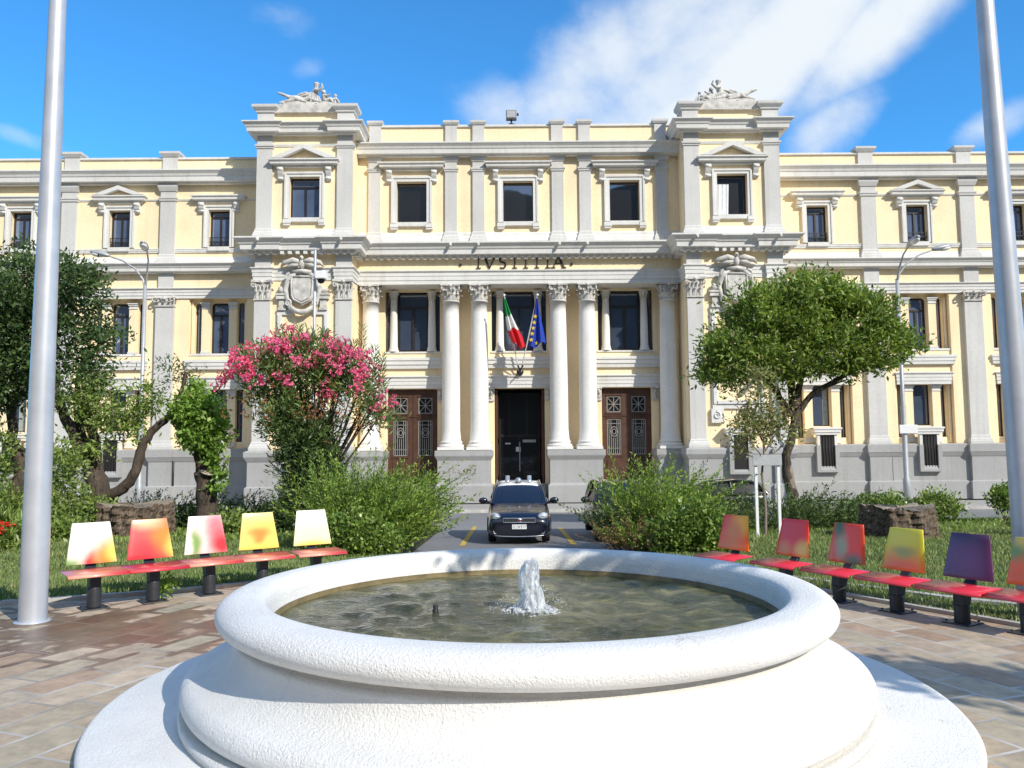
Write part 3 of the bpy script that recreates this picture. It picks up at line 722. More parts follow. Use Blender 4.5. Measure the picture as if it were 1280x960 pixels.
# ---- towers (left s=-1, right s=+1)
def tower(s):
    xc = 11.6*s; xl, xr = xc-2.6, xc+2.6; pw = .84
    holes = [(xc-.82, xc+.82, 15.44, 17.72)] + ([(10.9, 11.65, 1.70, 3.5)] if s > 0 else [])
    mb = MB().wall(xl, xr, 2.6, 20.3, YT+.15, [holes[0]], .35)
    for x in (xl, xr): mb.box(x-.005, x+.005, YT+.15, YU+2.2, 2.6, 21.3)
    mb.box(xl+.1, xr-.1, YT+.30, YU+2, 20.75, 21.38)
    part('tower_wall', mb, ST)
    p = MB()
    def path(e=0.0, rs=.17, q=pw):
        return [(xl-e, YU+2), (xl-e, YT-e), (xl+q, YT-e), (xl+q, YT+rs-e), (xr-q, YT+rs-e), (xr-q, YT-e), (xr+e, YT-e), (xr+e, YU+2)]
    # plinth with its cap
    p.sweep(path(.16), [(0, 0), (.10, 0), (.10, .95), (0, 1.02), (0, 2.28), (.04, 2.34), (.14, 2.52), (.16, 2.56), (.16, 2.80), (.13, 2.84), (0, 2.9)])
    part('plinth', p, PL)
    # pilasters
    for x0 in (xl, xr-pw):
        a = x0+pw/2
        q = MB(); q.sweep([(x0, YT+.3), (x0, YT), (x0+pw, YT), (x0+pw, YT+.3)], base_prof(2.9, 3.36, .13))
        q.box(x0, x0+pw, YT, YT+.32, 3.3, 10.95)
        o = part('pilaster', q, GR); part('capital', flat_capital(a, YT, 10.93, 12.02, pw, .3), M['carve'], o)
        q = MB(); q.sweep([(x0, YT+.3), (x0, YT), (x0+pw, YT), (x0+pw, YT+.3)], base_prof(14.3, 14.86, .14))
        q.box(x0, x0+pw, YT, YT+.32, 14.8, 19.3); q.box(x0, x0+pw, YT, YT+.32, 19.50, 20.1)
        q.sweep([(x0, YT+.3), (x0, YT), (x0+pw, YT), (x0+pw, YT+.3)], [(0, 19.28), (.05, 19.3), (.05, 19.36), (.10, 19.40), (.10, 19.5), (0, 19.52)])
        part('pilaster', q, GR)
        q = MB(); q.box(x0, x0+pw, YT, YT+.32, 12.62, 13.5)
        part('frieze_block', q, GR)
        # attic posts
        q = MB(); q.box(x0-.02, x0+pw+.02, YT+.06, YT+1.0, 20.68, 21.34)
        q.sweep([(x0-.02, YT+1), (x0-.02, YT+.06), (x0+pw+.02, YT+.06), (x0+pw+.02, YT+1)], [(0, 21.32), (.08, 21.34), (.10, 21.45), (.24, 21.55), (.26, 21.60), (.26, 21.72), (0, 21.76)])
        part('parapet_post', q, GR)
    q = MB().box(xl+pw+.02, xr-pw-.02, YT+.10, YT+1.0, 21.36, 21.80); 
    part('attic_slab', q, M['carve'])
    # entablature and cornices
    e = MB().sweep(path(0), arch_prof(12.02, 12.72, .2)); part('architrave', e, TR)
    e = MB().sweep(path(0), cornice_prof(13.48, 14.22, .92)); dentils(e, xl-.3, xr+.3, YT-.12, 13.36, 13.56, .26)
    for y in np.arange(YT+.2, YU, .42): 
        for x in (xl, xr): e.box(x-.38, x+.38, y, y+.2, 13.36, 13.56)
    part('cornice', e, TR)
    e = MB().sweep(path(.0), cornice_prof(20.03, 20.64, .66)); part('cornice', e, TR)
    e = MB().sweep([(xl+pw, YT+.15), (xr-pw, YT+.15)], band_prof(19.42, 19.56, .07)); part('string_course', e, TR)
    e = MB().sweep([(xl+pw, YT+.15), (xr-pw, YT+.15)], base_prof(14.2, 14.84, .16)); part('base_course', e, TR)
    for k in (xl+.4, xr-.4):
        b = MB(); b.ball((k, YT-.92, 14.02), (.10, .09, .13), 8, 5); b.ball((k, YT-.98, 13.98), (.06, .06, .06), 6, 4); part('lion_head', b, M['carve'])
    f = window_frame(xc, 15.44, 17.72, .82, YT+.40, 'dark', (M['frame'], M['glass_sky'] if s < 0 else M['glass_dark']), transom=.22, sash=s < 0)
    surround(xc, 15.44, 17.72, .82, YT+.15, .26, f); hood(xc, 18.22, 1.42, YT+.15, f, ped=.78, ch=.72)
    if s > 0:
        c = MB(); n = 10; pts = [(xc-.78+i*.075, YT+.43+.02*math.sin(i*2.1)) for i in range(n)]
        vs = []; 
        for (x, y) in pts: vs += [(x-.05, y, 15.5), (x+.02, y, 17.25)]
        c.add(vs, [(2*i, 2*i+2, 2*i+3, 2*i+1) for i in range(n-1)]); part('curtain', c, M['curtain'], f)
    # framed panel with the coat of arms
    y = YT+.15; fr = MB()
    for (a, b, z0, z1) in ((xc-1.38, xc-1.12, 5.2, 10.15), (xc+1.12, xc+1.38, 5.2, 10.15)):
        fr.box(a, b, y-.12, y+.02, z0, z1); fr.box(a+.05, b-.05, y-.17, y-.12, z0, z1)
    fr.box(xc-1.38, xc-.55, y-.12, y+.02, 10.15, 10.4); fr.box(xc+.55, xc+1.38, y-.12, y+.02, 10.15, 10.4)
    fr.box(xc-1.38, xc+1.38, y-.12, y+.02, 4.95, 5.2); fr.box(xc-1.12, xc+1.12, y-.20, y+.02, 5.2, 5.38)
    for t_ in (-1, 1):
        fr.box(xc+t_*1.15-.33, xc+t_*1.15+.33, y-.2, y+.02, 4.2, 4.95); volute(fr, (xc+t_*1.2, y-.22, 4.6), (t_, 0, 0), .2, .07)
    part('wall_panel', fr, TR)
    ca = MB(); Z = 11.0
    # side corbels
    for t_ in (-1, 1):
        cx = xc+t_*1.1
        ca.box(cx-.22, cx+.22, y-.22, y+.02, 10.38, 10.52); ca.box(cx-.17, cx+.17, y-.18, y+.02, 10.52, 10.98); ca.box(cx-.30, cx+.30, y-.28, y+.02, 10.98, 11.14); ca.box(cx-.34, cx+.34, y-.32, y+.02, 11.18, 11.28)
        ca.ball((cx, y-.16, 11.45), (.26, .16, .17), 9, 6); ca.ball((cx-.08, y-.2, 11.58), (.12, .1, .09), 7, 5)
        # ribbons and scrolls hanging from the crown
        ca.tube([(xc+t_*.35, y-.35, 12.35), (xc+t_*.72, y-.30, 12.1), (xc+t_*.92, y-.22, 11.5), (xc+t_*.78, y-.22, 10.9), (xc+t_*.62, y-.26, 10.5), (xc+t_*.3, y-.26, 10.28)], [.10, .16, .15, .13, .15, .12], 7)
        volute(ca, (xc+t_*.74, y-.34, 10.75), (t_, 0, 0), .19, .07); volute(ca, (xc+t_*.66, y-.38, 12.15), (-t_, 0, 0), .2, .08)
        ca.tube([(xc+t_*.1, y-.45, 12.95), (xc+t_*.45, y-.42, 13.02), (xc+t_*.95, y-.36, 12.92), (xc+t_*1.15, y-.30, 12.70)], [.12, .18, .13, .04], 7)       # spread wings
        ca.tube([(xc+t_*.15, y-.42, 12.8), (xc+t_*.5, y-.4, 12.78), (xc+t_*.9, y-.34, 12.66)], [.1, .14, .04], 6)
    sh = [(-.62, 12.25), (.62, 12.25), (.66, 11.9), (.62, 11.1), (.5, 10.85), (0, 10.6), (-.5, 10.85), (-.62, 11.1), (-.66, 11.9)]
    ca.prism([(xc+a, b) for a, b in sh], y-.34, y)
    inn = [(a*.74, 11.5+(b-11.5)*.76) for a, b in sh]
    rim = []
    ca.tube([(xc+a*.86, y-.36, 11.5+(b-11.5)*.88) for a, b in sh + sh[:1]], .06, 6)
    ca.prism([(xc+a, b) for a, b in inn], y-.40, y-.3)
    ca.tube([(xc-.6, y-.3, 10.55), (xc-.3, y-.36, 10.3), (xc, y-.38, 10.22), (xc+.3, y-.36, 10.3), (xc+.6, y-.3, 10.55)], [.1, .14, .16, .14, .1], 7)
    ca.tube([(xc-.5, y-.36, 12.38), (xc, y-.42, 12.46), (xc+.5, y-.36, 12.38)], .12, 7)
    ca.ball((xc, y-.46, 12.82), (.17, .15, .28), 9, 7); ca.ball((xc, y-.52, 13.14), (.12, .12, .13), 8, 6); ca.tube([(xc, y-.6, 13.14), (xc+.05, y-.74, 13.08)], [.05, .015], 5)
    part('coat_of_arms', ca, M['carve'])
    # basement window
    bx = 11.55 if s > 0 else -11.65
    y = YT-.32
    h2 = MB(); h2.box(bx-.55, bx-.38, y, YT+.17, 2.9, 3.55); h2.box(bx+.38, bx+.55, y, YT+.17, 2.9, 3.55)
    h2.sweep([(bx-.62, YT+.17), (bx-.62, y+.1), (bx+.62, y+.1), (bx+.62, YT+.17)], band_prof(3.55, 3.92, .22))
    k = MB(); k.box(bx-.60, bx-.38, y, YT, 1.5, 2.9); k.box(bx+.38, bx+.60, y, YT, 1.5, 2.9); k.prism([(y, 1.5), (y, 1.62), (y+.12, 1.86), (YT, 1.86), (YT, 1.5)], bx-.38, bx+.38, 0, 'x')
    fb = part('basement_window', MB().box(bx-.38, bx+.38, y+.06, y+.07, 1.6, 3.55), M['interior']); part('reveal', k, PL, fb)
    part('surround', h2, TR, fb)
for s in (-1, 1): tower(s)

# ---- the middle: upper storey
xi = 9.0
holes = [(c-.84, c+.84, 15.56, 17.9) for c in (-5.97, 0, 5.97)]
part('wall', MB().wall(-xi, xi, 12.05, 19.4, YU, holes, .3).box(-xi, xi, YU+.15, YU+.6, 19.95, 21.12), ST)
c = MB().sweep([(-xi, YU+.15), (xi, YU+.15)], [(0, 21.10), (.10, 21.12), (.10, 21.24), (0, 21.28)]); part('parapet_coping', c, TR)
for x in (-8.06, -3.76, -2.22, 2.22, 3.76, 8.06):
    q = MB(); w = .33; yy = YU-.14
    q.box(x-w, x+w, yy, YU+.05, 14.9, 19.35)
    q.sweep([(x-w, YU+.02), (x-w, yy), (x+w, yy), (x+w, YU+.02)], base_prof(14.32, 15.02, .16))
    q.sweep([(x-w, YU+.02), (x-w, yy), (x+w, yy), (x+w, YU+.02)], [(0, 18.42), (.05, 18.45), (.05, 18.52), (.09, 18.56), (.09, 18.66), (0, 18.68)])
    q.sweep([(x-w, YU+.02), (x-w, yy), (x+w, yy), (x+w, YU+.02)], [(0, 19.0), (.05, 19.02), (.12, 19.2), (.12, 19.34), (0, 19.36)])
    part('pilaster', q, GR)
    q = MB(); q.box(x-w, x+w, YU+.0, YU+.7, 19.98, 21.24)
    q.sweep([(x-w, YU+.7), (x-w, YU), (x+w, YU), (x+w, YU+.7)], [(0, 21.2), (.06, 21.22), (.12, 21.32), (.12, 21.44), (0, 21.47)])
    part('parapet_post', q, GR)
part('cornice', MB().sweep([(-xi, YU-.12), (xi, YU-.12)], cornice_prof(19.28, 19.98, .62)), TR)
part('base_course', MB().sweep([(-xi, YU), (xi, YU)], base_prof(14.25, 15.0, .17)), TR)
e = MB().sweep([(-xi, YU), (xi, YU)], cornice_prof(13.55, 14.30, .85)); dentils(e, -xi, xi, YU-.10, 13.42, 13.62, .24); part('cornice', e, TR)
for x in (-3.76, -2.22, 2.22, 3.76):
    b = MB(); b.ball((x, YU-.86, 14.1), (.10, .09, .13), 8, 5); b.ball((x, YU-.92, 14.05), .06, 6, 4); part('lion_head', b, M['carve'])
for x, g in ((-5.97, 'glass_dark'), (0, 'glass_dark'), (5.97, 'glass_dark')):
    f = window_frame(x, 15.56, 17.9, .84, YU+.28, 'dark', (M['frame2'], M[g]), sash=False, t=.05)
    surround(x, 15.56, 17.9, .84, YU, .3, f); hood(x, 18.52, 1.38, YU, f, ch=.7)
# entablature over the columns
e = MB().sweep([(-xi, YU+.1), (-xi, YU-.02), (xi, YU-.02), (xi, YU+.1)], arch_prof(12.05, 12.84, .22)); e.box(-xi, xi, YU-.01, YR, 12.05, 12.30)
part('architrave', e, TR)
# incised letters of the frieze
def letters():
    cur = [None]
    H_, z, y = .68, 12.93, YU-.03; t = .058
    def bar(x0, z0, x1, z1, w=t):
        mb = cur[0]
        d = Vector((x1-x0, 0, z1-z0)); n = Vector((-d.z, 0, d.x)).normalized()*w/2
        a, b = Vector((x0, 0, z0)), Vector((x1, 0, z1))
        q = [a+n, b+n, b-n, a-n]; mb.prism([(p.x, p.z) for p in q], y-.03, y+.02)
    def serif(x, zz, w=.26): cur[0].box(x-w/2, x+w/2, y-.028, y+.02, zz-.025, zz+.025)
    def I(x): bar(x, z, x, z+H_); serif(x, z+.02); serif(x, z+H_-.02)
    def V(x): bar(x-.30, z+H_, x, z, .11); bar(x, z, x+.30, z+H_, .06); serif(x-.30, z+H_-.02); serif(x+.30, z+H_-.02)
    def A(x): bar(x-.30, z, x, z+H_, .06); bar(x, z+H_, x+.30, z, .11); bar(x-.19, z+.26, x+.19, z+.26, .05); serif(x-.30, z+.02); serif(x+.30, z+.02)
    def T(x): bar(x, z, x, z+H_); bar(x-.31, z+H_-.04, x+.31, z+H_-.04, .075); bar(x-.31, z+H_-.12, x-.31, z+H_, .05); bar(x+.31, z+H_-.12, x+.31, z+H_, .05); serif(x, z+.02)
    def S(x):
        pts = []
        for k in range(23):
            u = k/22
            if u < .5: a = R(40)+u*2*R(230); cx, cz, r = 0, H_*.74, H_*.245
            else: a = R(90)-(u-.5)*2*R(230); cx, cz, r = 0, H_*.26, H_*.26
            pts.append((x+cx+math.cos(a)*r*.95, y-.01, z+cz+math.sin(a)*r))
        for p, q in zip(pts, pts[1:]): bar(p[0], p[2], q[0], q[2], .085)
    for ch, x in (('I', -2.24), ('V', -1.62), ('S', -.90), ('T', -.22), ('I', .40), ('T', 1.02), ('I', 1.62), ('A', 2.22)): cur[0] = MB(); {'I': I, 'V': V, 'S': S, 'T': T, 'A': A}[ch](x); part('letter', cur[0], M['bronze'])
    for x in (-3.25, 2.95): part('lozenge', MB().prism([(x-.09, z+.2), (x, z+.10), (x+.09, z+.2), (x, z+.3)], y-.03, y+.02), M['bronze'])
letters()
# ---- recessed entrance wall with doors and triple windows
dz0 = .95
DX = (-6.07, 0, 6.07)
holes = [(c-1.42, c+1.42, dz0, 6.33) for c in DX] + [(c-1.56, c+1.56, 8.46, 11.94) for c in DX]
part('recessed_wall', MB().wall(-xi, xi, .3, 12.1, YR, holes, .45), ST)
for s in (-1, 1): part('return_wall', MB().box(s*8.98-.01, s*8.98+.01, YT+1, YR, 2.6, 12.1), ST)
for c in DX:
    e = MB().sweep([(c-1.95, YR), (c+1.95, YR)], arch_prof(6.36, 7.06, .22)); part('lintel', e, TR)
    e = MB().sweep([(c-1.98, YR+.02), (c-1.98, YR), (c+1.98, YR), (c+1.98, YR+.02)], band_prof(7.48, 8.10, .28)); part('string_course', e, TR)
    for s in (-1, 1):
        q = MB(); a = c+s*1.62
        q.box(a-.17, a+.17, YR-.10, YR+.02, dz0, 5.6); part('door_jamb', q, ST)
        q = MB(); q.box(a-.19, a+.19, YR-.2, YR+.02, 5.6, 5.7); q.box(a-.17, a+.17, YR-.16, YR+.02, 5.7, 6.36); volute(q, (a-.02*s, YR-.2, 6.08), (-s*.3, -.95, 0), .16, .07); volute(q, (a, YR-.17, 5.8), (0, -1, 0), .09, .05)
        q.box(a-.22, a+.22, YR-.24, YR+.02, 6.27, 6.37); part('console', q, M['carve'])
    # triple window: middle light, two slits, two little columns
    f = window_frame(c, 8.46, 11.94, .90, YR+.40, 'dark', (M['frame'], M['glass']), transom=.26, t=.14)
    for s in (-1, 1):
        window_frame(c+s*1.38, 8.46, 11.94, .19, YR+.40, 'dark', (M['frame'], M['glass']), transom=.26, t=.05)
        q = MB(); x = c+s*1.09
        q.lathe([(.29, 0), (.29, .10), (.24, .16), (.26, .22), (.225, .28), (.22, 1.2), (.185, 2.95), (.20, 3.0), (.20, 3.05), (.17, 3.07), (.19, 3.3), (.27, 3.42), (.29, 3.44), (.29, 3.48)], 16, (x, YR+.14, 8.46))
        for k in range(8):
            an = 2*math.pi*k/8; acanthus(q, (x+math.cos(an)*.18, YR+.14+math.sin(an)*.18, 11.52), (math.cos(an), math.sin(an), 0), .3, .14, .16)
        o = part('small_column', q, CO, f)
    part('window_sill', MB().box(c-1.62, c+1.62, YR-.06, YR+.45, 8.36, 8.45), TR)
# doors
def door_leaf(c, s):
    w = 1.36; x0, x1 = (c-w-.04, c-.01) if s < 0 else (c+.01, c+w+.04); y = YR+.30
    gx0, gx1 = x0+.30, x1-.30
    mb = MB().wall(x0, x1, dz0, 6.30, y, [(gx0, gx1, 4.95, 5.85), (gx0, gx1, 2.55, 4.55)], .10)
    for (a, b) in ((4.85, 4.92), (5.90, 5.97), (2.42, 2.50), (4.62, 4.70)): mb.box(gx0-.08, gx1+.08, y-.04, y, a, b)
    mb.box(gx0-.02, gx1+.02, y-.05, y, 1.25, 2.25); mb.box(x0, x1, y-.05, y, 4.74, 4.80)
    d = part('door', mb, M['wood'], None, False)
    part('door_back', MB().box(x0, x1, y+.12, y+.14, dz0, 6.3), M['interior'], d)
    g = MB(); yy = y+.04; xm = (gx0+gx1)/2
    def bar(a, b, t=.022): g.tube([(a[0], yy, a[1]), (b[0], yy, b[1])], t, 4, smooth=False)
    bar((gx0, 4.95), (gx1, 5.85)); bar((gx0, 5.85), (gx1, 4.95)); bar((gx0, 5.4), (gx1, 5.4)); bar((xm, 4.95), (xm, 5.85))
    for (a, b) in ((4.97, 5.83), (2.57, 4.53)):
        bar((gx0, a), (gx1, a), .03); bar((gx0, b), (gx1, b), .03); bar((gx0+.02, a), (gx0+.02, b), .03); bar((gx1-.02, a), (gx1-.02, b), .03)
    n = 7
    for k in range(1, n):
        x = gx0+(gx1-gx0)*k/n; bar((x, 2.57), (x, 4.53 if k not in (3, 4) else 3.5))
    for k in range(14):
        a0, a1 = 2*math.pi*k/14, 2*math.pi*(k+1)/14
        bar((xm+.2*math.cos(a0), 3.85+.28*math.sin(a0)), (xm+.2*math.cos(a1), 3.85+.28*math.sin(a1)), .028)
        bar((xm+.11*math.cos(a0), 3.85+.15*math.sin(a0)), (xm+.11*math.cos(a1), 3.85+.15*math.sin(a1)), .026)
    for zz in (2.9, 4.3): bar((gx0, zz), (gx1, zz))
    part('grille', g, M['grille'], d)
for c in (DX[0], DX[2]):
    for s in (-1, 1): door_leaf(c, s)
# open middle door: dark vestibule, folded-back leaves, inner glass doors
v = MB(); y0, y1 = YR+.44, YR+3.4
v.add([(-1.42,y0,dz0),(-1.42,y1,dz0),(-1.42,y1,6.33),(-1.42,y0,6.33)], [(3,2,1,0)]); v.add([(1.42,y0,dz0),(1.42,y1,dz0),(1.42,y1,6.33),(1.42,y0,6.33)], [(0,1,2,3)])
v.add([(-1.42,y1,dz0),(1.42,y1,dz0),(1.42,y1,6.33),(-1.42,y1,6.33)], [(0,1,2,3)]); v.add([(-1.42,y0,6.33),(1.42,y0,6.33),(1.42,y1,6.33),(-1.42,y1,6.33)], [(0,1,2,3)])
part('vestibule', v, M['interior'], None, False)
for s in (-1, 1): 
    q = MB().box(s*1.38, s*1.26, YR+.1, YR+1.3, dz0, 6.25); q.box(s*1.25, s*1.22, YR+.25, YR+1.15, 1.4, 3.2); q.box(s*1.25, s*1.22, YR+.25, YR+1.15, 3.5, 5.9); part('door', q, M['wood'])
g = MB(); yy = YR+1.7
for (a, b, z0, z1) in ((-1.2, -1.1, dz0, 6.2), (1.1, 1.2, dz0, 6.2), (-.05, .05, dz0, 3.6), (-1.1, 1.1, 3.6, 3.75), (-.62, -.54, 3.75, 6.2), (.40, .48, 3.75, 6.2)): g.box(a, b, yy, yy+.08, z0, z1)
d = part('inner_door', g, M['frame'])
part('pane', MB().box(-1.2, 1.2, yy+.03, yy+.04, dz0, 6.2), m_glass('vestibule_glass', (.004,.004,.004), .03), d)
part('handle', MB().box(-.035, .035, yy-.06, yy-.02, 1.6, 3.3), M['grille'], d)
part('notice', MB().box(-.22, .06, yy-.04, yy-.02, 2.75, 3.02), M['plate'], d)
part('notice', MB().box(-.85, -.52, yy-.04, yy-.02, 3.18, 3.26), M['plate'], d)
part('notice', MB().box(.18, .95, yy-.04, yy-.02, 3.28, 3.44), M['lamp_metal'], d)
st = MB()
for k in range(6): st.box(-1.40, 1.40, YT+1.1+.32*k, YR+.44, .0+.158*k, .158*(k+1))
part('front_steps', st, PL)
for c in (DX[0], DX[2]):
    st = MB()
    for k in range(6): st.box(c-1.4, c+1.4, YT+1.1+.32*k, YR+.3, .158*k, .158*(k+1))
    part('side_steps', st, PL)
# pedestals and columns
for (a, b) in ((-4.62, -1.50), (1.50, 4.62)):
    q = MB(); q.sweep([(a+.12, YR), (a+.12, YU-.28), (b-.12, YU-.28), (b-.12, YR)], [(.10, 0), (.10, .92), (.03, 1.0), (0, 1.05), (0, 2.28), (.03, 2.34), (.12, 2.50), (.14, 2.55), (.14, 2.82), (0, 2.86)])
    q.box(a+.12, b-.12, YU-.28, YR, 2.8, 2.86); part('pedestal', q, PL)
for s in (-1, 1):
    a, b = (7.5, 8.98) if s > 0 else (-8.98, -7.5)
    q = MB(); q.sweep([(a+.05, YR), (a+.05, YU-.28), (b, YU-.28), (b, YR)], [(.10, 0), (.10, .92), (.03, 1.0), (0, 1.05), (0, 2.28), (.03, 2.34), (.12, 2.50), (.14, 2.55), (.14, 2.82), (0, 2.86)])
    q.box(a+.05, b, YU-.28, YR, 2.8, 2.86); part('pedestal', q, PL)
for x in (-8.28, -3.80, -2.22, 2.18, 3.80, 8.30):
    q = MB(); r0, r1 = .50, .43; hh = 11.08-3.36; prof = []
    for k in range(13):
        t = k/12; prof.append((r0-(r0-r1)*max(0, (t-.33)/.67)**1.4, 3.36+hh*t))
    q.lathe([(r0+.08, 3.34), (r0+.05, 3.40)] + prof[1:] + [(r1+.05, 11.05), (r1+.05, 11.12)], 32, (x, YC, 0))
    col = part('column', q, CO)
    q = MB(); q.box(x-.70, x+.70, YC-.70, YC+.70, 2.86, 3.02)
    q.lathe([(.68, 3.02), (.71, 3.08), (.68, 3.15), (.60, 3.17), (.58, 3.22), (.62, 3.25), (.62, 3.31), (.56, 3.36)], 32, (x, YC, 0)); part('column_base', q, CO, col)
    part('capital', round_capital(x, YC, 11.08, 12.05, .43), M['carve'], col)

# ---- wings
def wing(s):
    x0, x1 = (14.2, 34.0) if s > 0 else (-34.0, -14.2)
    pil = [s*v for v in (19.85, 25.45, 31.05)]; bays = [s*v for v in (16.95, 22.6, 28.2, 33.0)]
    up = [(c-.60, c+.60, 14.41, 16.55) for c in bays[:3]]
    mb = MB().wall(x0, x1, 11.5, 18.3, YW, up, .3); mb.box(x0, x1, YW+.1, YW+.5, 18.8, 19.58)
    jw = 1.08
    ops = [(c-1.62, c+1.62, 3.0, 11.5) for c in bays]
    mb.wall(x0, x1, 2.9, 11.5, YW, ops, .4)
    part('wing_wall', mb, ST, None, False)
    part('parapet_coping', MB().sweep([(x0, YW+.1), (x1, YW+.1)], [(0, 19.54), (.10, 19.56), (.10, 19.66), (0, 19.70)]), TR)
    part('cornice', MB().sweep([(x0, YW-.1), (x1, YW-.1)], cornice_prof(18.02, 18.76, .62)), TR)
    part('cornice', MB().sweep([(x0, YW-.05), (x1, YW-.05)], cornice_prof(12.90, 13.42, .62)), TR)
    part('base_course', MB().sweep([(x0, YW), (x1, YW)], base_prof(13.4, 13.86, .2)), TR)
    part('architrave', MB().sweep([(x0, YW), (x1, YW)], arch_prof(11.48, 12.08, .24)), TR)
    part('string_course', MB().sweep([(x0, YW), (x1, YW)], band_prof(17.10, 17.2, .07)), TR)
    part('sill_course', MB().sweep([(x0, YW), (x1, YW)], band_prof(14.10, 14.34, .12)), TR)
    part('plinth', MB().sweep([(x0, YW-.10), (x1, YW-.10)], [(.10, 0), (.10, .95), (0, 1.02), (0, 2.3), (.04, 2.36), (.12, 2.54), (.15, 2.58), (.15, 2.98), (0, 3.04)]), PL)
    for x in pil:
        q = MB(); w, yy = .5, YW-.24
        def pp(w, yy): return [(x-w, YW+.02), (x-w, yy), (x+w, yy), (x+w, YW+.02)]
        q.sweep(pp(w, yy), base_prof(3.0, 3.5, .12)); q.box(x-w, x+w, yy, YW+.02, 3.4, 10.98)
        o = part('pilaster', q, GR); part('capital', flat_capital(x, yy, 10.98, 11.5, 2*w, .25), M['carve'], o)
        part('plinth_block', MB().sweep(pp(w+.1, yy-.1), [(.10, 0), (.10, .95), (0, 1.02), (0, 2.3), (.04, 2.36), (.12, 2.54), (.15, 2.58), (.15, 2.98), (0, 3.04)]), PL)
        q = MB(); w2, y2 = .42, YW-.18
        q.box(x-w2, x+w2, y2, YW+.02, 12.0, 12.92); part('frieze_block', q, GR)
        q = MB(); q.box(x-w2, x+w2, y2, YW+.02, 13.8, 18.0); q.sweep(pp(w2, y2), base_prof(13.42, 14.0, .16))
        q.sweep(pp(w2, y2), [(0, 17.02), (.06, 17.06), (.06, 17.14), (.10, 17.18), (.10, 17.28), (0, 17.3)]); q.sweep(pp(w2, y2), [(0, 17.6), (.05, 17.62), (.14, 17.86), (.14, 18.02), (0, 18.03)])
        part('pilaster', q, GR)
        q = MB(); q.box(x-w2, x+w2, YW-.04, YW+.6, 18.78, 19.72); q.sweep([(x-w2, YW+.6), (x-w2, YW-.04), (x+w2, YW-.04), (x+w2, YW+.6)], [(0, 19.66), (.05, 19.68), (.16, 19.84), (.16, 19.96), (0, 20.0)])
        part('parapet_post', q, GR)
        part('downpipe', MB().tube([(x+.68, YW-.1, 0), (x+.68, YW-.1, 3.0)], .06, 6), M['iron'])
    for i, c in enumerate(bays):
        # upper window
        if i < 3:
            f = window_frame(c, 14.41, 16.55, .60, YW+.26, 'dark', (M['frame2'], M['glass_sky']), transom=.17, t=.085)
            surround(c, 14.41, 16.55, .60, YW, .26, f, ears=False)
            hood(c, 16.95, 1.12, YW, f, ped=.55 if i == 1 else 0, proj=.42, ch=.55)
            r = MB()
            for k in range(9): r.tube([(c-.55+k*.1375, YW+.06, 14.44), (c-.55+k*.1375, YW+.06, 14.98)], .014, 4)
            for zz in (14.5, 14.75, 14.98): r.box(c-.58, c+.58, YW+.045, YW+.075, zz-.018, zz+.018)
            for k in range(4):
                for t_ in range(8):
                    a0, a1 = 2*math.pi*t_/8, 2*math.pi*(t_+1)/8; xx = c-.41+.275*k
                    r.tube([(xx+.11*math.cos(a0), YW+.06, 14.63+.1*math.sin(a0)), (xx+.11*math.cos(a1), YW+.06, 14.63+.1*math.sin(a1))], .014, 3)
            part('railing', r, M['iron'], f)
        # deep two-storey bay: back wall, piers, lights
        yb = YW+.35
        L1 = [(c-.52, c+.52, 8.36, 11.3)] + [(c+t_*1.21-.19, c+t_*1.21+.19, 8.36, 11.3) for t_ in (-1, 1)]
        L0 = [(c-.50, c+.50, 4.05, 6.34)] + [(c+t_*1.19-.20, c+t_*1.19+.20, 3.4, 6.34) for t_ in (-1, 1)]
        mb = MB().wall(c-1.64, c+1.64, 3.0, 11.5, yb, L1+L0, .3); part('bay_wall', mb, ST, None, False)
        for (a, b, z0, z1) in L1:
            mid = b-a > .6; f = window_frame((a+b)/2, z0, z1, (b-a)/2, yb+.26, 'dark', (M['frame2'], M['glass_sky']), transom=.24, t=.10 if mid else .04, sash=mid)
            q = MB()                                       # rounded upper corners
            for (xx, t_) in ((a, 1), (b, -1)):
                rr = .2 if mid else .14
                q.prism([(xx, z1), (xx+t_*rr, z1), (xx+t_*rr*.5, z1-rr*.13), (xx+t_*rr*.13, z1-rr*.5), (xx, z1-rr)], yb-.002, yb+.25)
            part('corner_fillet', q, ST, f)
        for (a, b, z0, z1) in L0:
            mid = b-a > .6; f = window_frame((a+b)/2, z0, z1, (b-a)/2, yb+.26, 'dark', (M['frame2'], M['glass']), transom=.0, t=.05, sash=False)
            if mid and i != 1:
                w_ = .28+.12*((i*7+(s > 0)*3) % 3); k = MB(); xs_ = [b-.06-w_*q/8 for q in range(9)]; vs = []
                for q, xx in enumerate(xs_): yy_ = yb+.295+.012*(q % 2); vs += [(xx, yy_, z0+.06), (xx, yy_, z1-.06)]
                part('curtain', k.add(vs, [(2*q, 2*q+1, 2*q+3, 2*q+2) for q in range(8)]), M['blind'], f)
        for t_ in (-1, 1):
            x = c+t_*.77
            for (z0, z1, w) in ((8.2, 11.3, .44), (3.1, 6.34, .46)):
                q = MB(); q.box(x-w*.5, x+w*.5, yb-.10, yb+.02, z0+.3, z1-.36)
                o = part('pier', q, ST); k = MB(); small_capital(k, x, yb-.10, z1-.36, z1, w, .1); part('capital', k, TR, o); part('pier_base', MB().box(x-w*.56, x+w*.56, yb-.14, yb+.02, z0, z0+.3), TR, o)
            for kk in range(2): part('reveal_rib', MB().box(c+t_*(1.60-.14*kk), c+t_*(1.68-.14*kk), yb-.22+.10*kk, yb+.02, 3.1, 11.3), ST)
